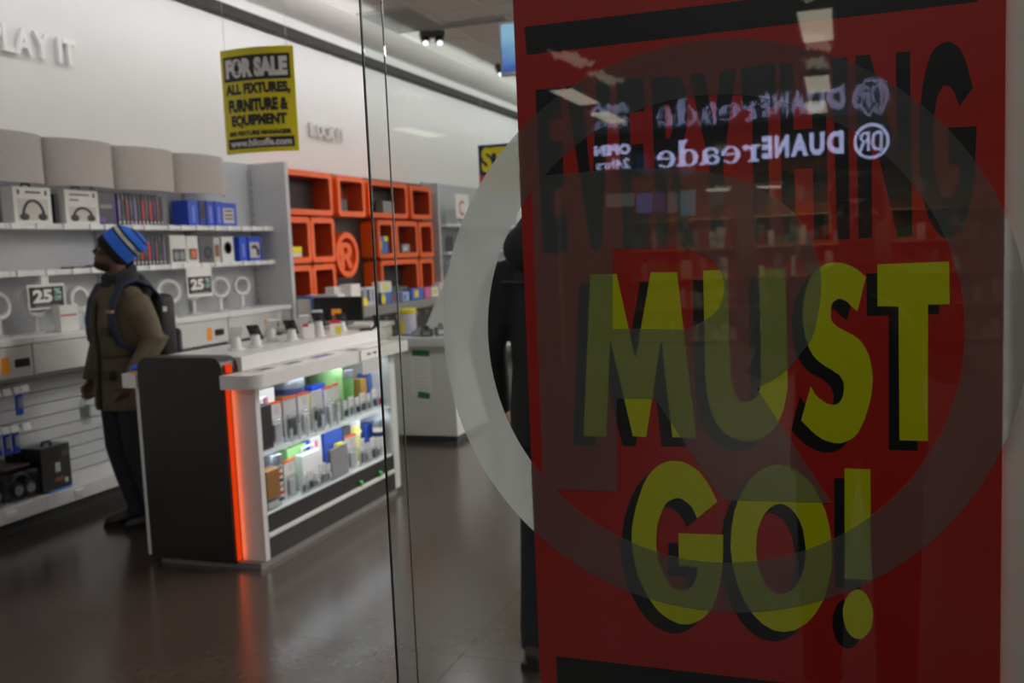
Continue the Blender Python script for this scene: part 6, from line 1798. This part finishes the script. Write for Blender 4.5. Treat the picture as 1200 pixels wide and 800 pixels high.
def person(label, loc, rz, P, skin, jacket, jeans, shoes, head_rot, height=1.8, beard=None, hair=None, hood=None, group=None):
    """standing clothed figure, facing -y before rotation; P holds elbows and wrists; one fused body mesh, clothes as children"""
    k = height / 1.80
    t = thing('person', label, 'person', loc, rz, group)
    S = lambda p: Vector(p) * k
    aR, aL = P['ankles']
    kR, kL = P['knees']
    hips = (Vector((-0.095, 0.0, 0.93)), Vector((0.095, 0.0, 0.93)))
    body = MB()
    body.tube([S((0, 0, 0.86)), S((0, 0.01, 0.98)), S((0, 0, 1.12)), S((0, -0.005, 1.30)), S((0, 0.01, 1.42)), S((0, 0.015, 1.49))], [(0.15, 0.10), (0.165, 0.115), (0.145, 0.10), (0.165, 0.11), (0.145, 0.085), (0.075, 0.06)], 18, xdir=(1, 0, 0))
    T = Matrix.Translation(S((0, 0.0, 1.535))) @ head_rot @ Matrix.Translation(Vector((0, -0.045, 0.135))) @ Matrix.Scale(k, 4)
    neck_top = T @ Vector((0, 0.02, -0.05))
    body.tube([S((0, 0.012, 1.44)), S((0, 0.008, 1.53)), neck_top], [0.062, 0.056, 0.058], 14)
    head_shape(body, T)
    for (a, kn, h) in ((aR, kR, hips[0]), (aL, kL, hips[1])):
        body.tube([S(h), S(Vector(h) * 0.5 + Vector(kn) * 0.5), S(kn), S(Vector(kn) * 0.6 + Vector(a) * 0.4 + Vector((0, 0.015, 0))), S(a)], [0.092, 0.078, 0.056, 0.056, 0.036], 14)
    for s_, e, w_, hd in ((-1, P['elbow'][0], P['wrist'][0], P['hand'][0]), (1, P['elbow'][1], P['wrist'][1], P['hand'][1])):
        sh = Vector((s_ * 0.185, 0.01, 1.435))
        body.tube([S((s_ * 0.06, 0.01, 1.40)), S((s_ * 0.13, 0.01, 1.395)), S((s_ * 0.180, 0.01, 1.365)), S((s_ * 0.212, 0.012, 1.31)), S(sh * 0.45 + Vector(e) * 0.55), S(e), S(Vector(e) * 0.5 + Vector(w_) * 0.5), S(w_)], [0.052, 0.054, 0.055, 0.053, 0.046, 0.039, 0.036, 0.026], 12)
        hand_shape(body, S(w_), hd[0], hd[1], hd[2], hd[3])
    solid(body, 'body', skin, t, 0.0065, 3)
    add_face(t, T, beard=beard)
    # trousers
    j = MB()
    j.tube([S((0, 0.005, 0.80)), S((0, 0.01, 0.90)), S((0, 0.005, 1.02))], [(0.175, 0.125), (0.185, 0.135), (0.17, 0.12)], 18, xdir=(1, 0, 0))
    for (a, kn, h) in ((aR, kR, hips[0]), (aL, kL, hips[1])):
        j.tube([S(h), S(Vector(h) * 0.5 + Vector(kn) * 0.5), S(kn), S(Vector(kn) * 0.55 + Vector(a) * 0.45), S(Vector(a) + Vector((0, 0.005, 0.03))), S(Vector(a) + Vector((0, -0.005, -0.035)))], [0.108, 0.096, 0.078, 0.073, 0.066, 0.070], 16)
    solid(j, 'trousers', jeans, t, 0.010, 4)
    for nm, a in (('shoe', aR), ('shoe', aL)):
        m_ = MB()
        R, f, b = shoe(m_, S(a), P['feet'])
        so = solid(m_, nm, shoes, t, 0.007, 3)
        m_ = MB()
        x_ = tuple(R @ Vector((1, 0, 0)))
        m_.prism([tuple((b + R @ Vector((x * 1.0, -y, 0))).xy) for x, y in ((-0.038, -0.09), (0.038, -0.09), (0.046, 0.0), (0.052, 0.10), (0.044, 0.17), (0.0, 0.205), (-0.044, 0.17), (-0.052, 0.10), (-0.046, 0.0))], 'z', 0.0, 0.022)
        m_.build('sole', M('shoe_sole', '#151415', 0.6), so)
    # jacket
    c = MB()
    hem = P.get('hem', 0.74)
    c.tube([S((0, 0.0, hem)), S((0, 0.0, hem + 0.12)), S((0, 0.005, 1.06)), S((0, -0.005, 1.25)), S((0, 0.0, 1.37)), S((0, 0.01, 1.455)), S((0, 0.015, 1.50))], [(0.225, 0.165), (0.218, 0.162), (0.200, 0.15), (0.212, 0.155), (0.205, 0.14), (0.14, 0.105), (0.085, 0.075)], 24, xdir=(1, 0, 0))
    for s_, e, w_ in ((-1, P['elbow'][0], P['wrist'][0]), (1, P['elbow'][1], P['wrist'][1])):
        sh = Vector((s_ * 0.185, 0.01, 1.425))
        e, w_ = Vector(e), Vector(w_)
        c.tube([S((s_ * 0.06, 0.01, 1.41)), S((s_ * 0.135, 0.01, 1.405)), S((s_ * 0.192, 0.01, 1.375)), S((s_ * 0.222, 0.012, 1.32)), S(sh * 0.45 + e * 0.55), S(e), S(e * 0.5 + w_ * 0.5), S(w_ + (w_ - e).normalized() * 0.01)], [0.07, 0.078, 0.084, 0.084, 0.078, 0.073, 0.065, 0.054], 16)
        # soft folds round the elbow
        for q in range(4):
            a_ = e + (w_ - e) * (-0.12 + q * 0.13)
            c.tube([S(a_ + Vector((0, 0.0, 0.012))), S(a_ - Vector((0, 0, 0.012)))], [0.079 - 0.003 * q, 0.078 - 0.003 * q], 14)
    jo = solid(c, 'jacket', jacket, t, 0.009, 7)
    return t, T, k, S


def up_track(yaw, pitch):
    return Matrix.Rotation(yaw, 4, 'Z') @ Matrix.Rotation(pitch, 4, 'X')


OLIVE = M('olive_cloth', '#594f3d', 0.85, var=0.15, scale=25, bump=0.25)
OLIVE_D = M('olive_cloth_dark', '#3f392e', 0.85, var=0.15, scale=25)
DENIM = M('dark_denim', '#1e222c', 0.8, var=0.2, scale=60)
man, T, k, S = person('man in a blue beanie and olive parka looking up at the shelves', (-4.145, 4.565, 0), math.radians(-20),
                      dict(ankles=((-0.06, 0.05, 0.09), (0.13, 0.08, 0.09)), knees=((-0.10, -0.02, 0.50), (0.10, -0.01, 0.50)), elbow=((-0.285, 0.03, 1.14), (0.275, 0.05, 1.14)),
                           wrist=((-0.315, -0.05, 0.90), (0.27, -0.10, 0.93)), feet=-0.45,
                           hand=(((-0.05, -0.25, -1), (1, 0, 0.1), (0, -1, 0), 0.9), ((-0.2, -0.5, -0.85), (-1, 0, 0), (0, -1, 0.2), 0.5))),
                      SKIN_D, OLIVE, DENIM, M('black_shoe', '#1a191b', 0.5), up_track(math.radians(-36), math.radians(-16)), 1.80, beard=M('beard', '#24180f', 0.85))
# parka details
for s_, z0 in ((-1, 1.19), (1, 1.19), (-1, 0.93), (1, 0.93)):
    MB().box(s_ * 0.085 - 0.05, s_ * 0.085 + 0.05, -0.152 if z0 > 1 else -0.162, -0.11, z0, z0 + 0.055, bev=0.008).build('pocket_flap', OLIVE_D, man)
MB().tube([(0.0, -0.15, 1.42), (0.0, -0.166, 1.25), (0.0, -0.158, 1.06), (0.0, -0.172, 0.86), (0.0, -0.172, 0.75)], [(0.022, 0.008)] * 5, 10, xdir=(1, 0, 0)).build('placket', OLIVE_D, man, smooth=True)
m_ = MB()
rs = []
for q in range(25):
    a = 2 * PI * q / 24
    m = 0
ring_pts = [(0.205 * math.cos(2 * PI * q / 28), 0.155 * math.sin(2 * PI * q / 28) + 0.002, 1.07 + 0.004 * math.sin(q)) for q in range(29)]
MB().tube(ring_pts, 0.008, 8).build('waist_cord', OLIVE_D, man, smooth=True)
cm = MB()
for z, rx, ry, r in ((1.475, 0.088, 0.082, 0.034), (1.515, 0.082, 0.078, 0.033), (1.555, 0.080, 0.080, 0.026)):
    cm.tube([(rx * math.cos(2 * PI * q / 24), ry * math.sin(2 * PI * q / 24) + 0.02, z + 0.030 * math.sin(2 * PI * q / 24)) for q in range(25)], r, 10)
cm.ball((0.02, 0.13, 1.45), (0.12, 0.065, 0.075), 18)
cm.ball((0.0, 0.12, 1.51), (0.085, 0.05, 0.05), 16)
solid(cm, 'hood', M('charcoal_knit', '#2a2a2e', 0.9, var=0.2, scale=60), man, 0.008, 3)
# knitted beanie in stripes, set on the head with a slouched back
BE = [M('beanie_blue', '#2f6fe0', 0.85, var=0.12, scale=120, bump=0.3), M('beanie_black', '#17171b', 0.9, bump=0.3), M('beanie_white', '#c9ccc8', 0.9)]
bt = MB()
prof_b = []
NB = 32
axis_b = Vector((0, 0.62, 0.78)).normalized()
rows = [(-0.050, 0.100, 1), (-0.032, 0.106, 1), (-0.014, 0.107, 1), (-0.002, 0.107, 0), (0.020, 0.107, 0), (0.045, 0.106, 0), (0.062, 0.105, 1), (0.074, 0.104, 2), (0.088, 0.102, 2), (0.096, 0.100, 1), (0.112, 0.096, 0), (0.135, 0.086, 0), (0.155, 0.070, 1), (0.168, 0.052, 0), (0.178, 0.030, 0), (0.182, 0.008, 0)]
rings_ = []
for z, r, mi in rows:
    droop = max(0, z - 0.08)
    cpos = Vector((0, 0.008 + droop * 0.25, 0.030 - droop * 0.35)) + axis_b * z
    xa = Vector((1, 0, 0))
    ya = axis_b.cross(xa)
    rr = []
    for q in range(NB):
        a = 2 * PI * q / NB
        rib = 1 + 0.012 * math.cos(a * 16)
        lump = 1 + (0.07 * math.sin(5 * a + 1 + z * 20) if z > 0.09 else 0)
        rr.append(cpos + xa * math.cos(a) * r * 0.86 * rib * lump + ya * math.sin(a) * r * 1.04 * rib * lump)
    rings_.append(rr)
for q in range(len(rows) - 1):
    bt.rings([rings_[q], rings_[q + 1]], caps=False, mi=rows[q][2])
bt.xf(T)
bmesh.ops.remove_doubles(bt.bm, verts=bt.bm.verts, dist=1e-5)
bt.build('beanie', BE, man, smooth=True)

# backpack worn by the man: its own thing
bp = thing('backpack', 'black backpack with navy straps on the back of the man in the olive parka', 'backpack', (-4.145, 4.565, 0.98), math.radians(-20))
m_ = MB()
m_.box(-0.15, 0.15, 0.165, 0.30, 0.0, 0.44, bev=0.05, seg=4)
m_.build('bag', M('black_nylon', '#17171b', 0.6, bump=0.2), bp, smooth=True)
MB().box(-0.12, 0.12, 0.285, 0.345, 0.04, 0.22, bev=0.03, seg=3).build('front_pocket', M('black_nylon2', '#1d1d22', 0.6), bp, smooth=True)
MB().box(-0.10, 0.10, 0.3, 0.305, 0.30, 0.315).box(0.148, 0.154, 0.2, 0.225, 0.33, 0.36).build('zip', LGREY, bp)
for s_ in (-1, 1):
    so = MB().tube([(s_ * 0.10, 0.20, 0.42), (s_ * 0.115, 0.13, 0.495), (s_ * 0.125, 0.04, 0.53), (s_ * 0.128, -0.05, 0.505), (s_ * 0.130, -0.102, 0.42), (s_ * 0.136, -0.124, 0.30), (s_ * 0.160, -0.104, 0.17), (s_ * 0.208, -0.02, 0.10), (s_ * 0.17, 0.14, 0.05)], [(0.042, 0.014)] * 9, 12, xdir=(1, 0, 0)).build('strap', M('navy_webbing', '#252b47', 0.7), bp, smooth=True)
    if s_ > 0:
        MB().box(s_ * 0.135 - 0.036, s_ * 0.135 + 0.036, -0.139, -0.118, 0.345, 0.362).build('strap_patch', M('tan_patch', '#a89070', 0.6), so)
# clear bottle held in his right hand
bo = thing('water_bottle', 'small clear bottle with green cap held by the man in the beanie', 'bottle', (-4.49, 4.585, 0.625))
MB().lathe([(0.028, 0.0), (0.031, 0.008), (0.031, 0.12), (0.024, 0.145), (0.013, 0.155), (0.013, 0.165)], n=20).build('bottle', clear_plastic('clear_bottle', (0.86, 0.9, 0.9), 0.16), bo, smooth='auto')
MB().lathe([(0.0315, 0.045), (0.0318, 0.05), (0.0318, 0.1), (0.0315, 0.105)], n=20).build('label', M('label_green_grey', '#9fb0a6', 0.5), bo)
MB().lathe([(0.0155, 0.162), (0.0155, 0.185), (0.013, 0.187)], n=18).build('cap', M('cap_green', '#2f7a58', 0.4), bo, smooth='auto')

# second person, mostly hidden by the poster
DARKJ = M('dark_jacket', '#20262a', 0.7, var=0.2, scale=25, bump=0.2)
p2, T2, k2, S2 = person('person in a dark jacket and jeans standing behind the window decal and poster', (-1.0, 3.36, 0), math.radians(176),
                        dict(ankles=((-0.13, 0.0, 0.09), (0.13, 0.02, 0.09)), knees=((-0.13, -0.02, 0.5), (0.12, -0.02, 0.5)), elbow=((-0.275, 0.03, 1.14), (0.275, 0.03, 1.14)),
                             wrist=((-0.28, -0.05, 0.90), (0.28, -0.05, 0.90)), feet=0.0, hem=0.80,
                             hand=(((0.2, -0.6, -0.7), (1, 0, 0), (0, -1, 0.3), 0.5), ((-0.2, -0.6, -0.7), (-1, 0, 0), (0, -1, 0.3), 0.5))),
                        SKIN_L, DARKJ, M('blue_black_denim', '#232a36', 0.8, var=0.2, scale=60), M('brown_boot', '#4a3d2c', 0.6), up_track(0, 0.1), 1.96)
MB().tube([(0.215 * math.cos(2 * PI * q / 28) * k2, (0.155 * math.sin(2 * PI * q / 28)) * k2, 1.36 * k2) for q in range(29)], 0.006, 8).build('yoke_seam', M('jacket_seam', '#3d454b', 0.7), p2, smooth=True)
hb = MB().ball((0, 0.02, 0.04), (0.084, 0.10, 0.10), 22).xf(T2)
hd2 = MB()
hd2.ball(S2((0.0, 0.12, 1.47)), (0.17, 0.10, 0.11), 18).ball(S2((0, 0.09, 1.53)), (0.13, 0.09, 0.08), 16)
solid(hd2, 'hood', DARKJ, p2, 0.01, 4)
hb.build('hair', M('dark_hair', '#171412', 0.7, bump=0.3), p2, smooth=True)

# the photographer, seen only as a reflection
p3, T3, k3, S3 = person('photographer in dark clothes in the concourse, a dark reflection in the glass', (0.03, -0.34, 0), math.radians(180),
                        dict(ankles=((-0.12, 0.0, 0.09), (0.12, 0.02, 0.09)), knees=((-0.12, -0.02, 0.5), (0.12, -0.02, 0.5)), elbow=((-0.27, -0.06, 1.17), (0.27, -0.06, 1.17)),
                             wrist=((-0.14, -0.20, 1.30), (0.14, -0.20, 1.30)), feet=0.0, hem=0.80,
                             hand=(((0.5, -0.3, 0.6), (1, 0.2, 0), (0, -0.3, 1), 0.8), ((-0.5, -0.3, 0.6), (-1, 0.2, 0), (0, -0.3, 1), 0.8))),
                        SKIN_L, M('black_coat', '#101012', 0.8), M('black_trousers', '#131316', 0.8), M('black_shoe2', '#151517', 0.5), up_track(0, 0.0), 1.80)
MB().ball((0, 0.02, 0.04), (0.086, 0.104, 0.104), 22).xf(T3).build('hair', M('black_hair', '#0d0c0c', 0.7), p3, smooth=True)
cmr = thing('camera_body', 'small dark camera held by the photographer at chest height', 'camera', (0.03, -0.12, 1.34))
MB().box(-0.065, 0.065, -0.03, 0.03, 0, 0.085, bev=0.008).build('body', BLACK, cmr)
MB().lathe([(0.032, 0.03), (0.034, 0.05), (0.032, 0.075)], (0, 0, 0.04), 20, axis='y').build('lens', DGREY, cmr, smooth='auto')
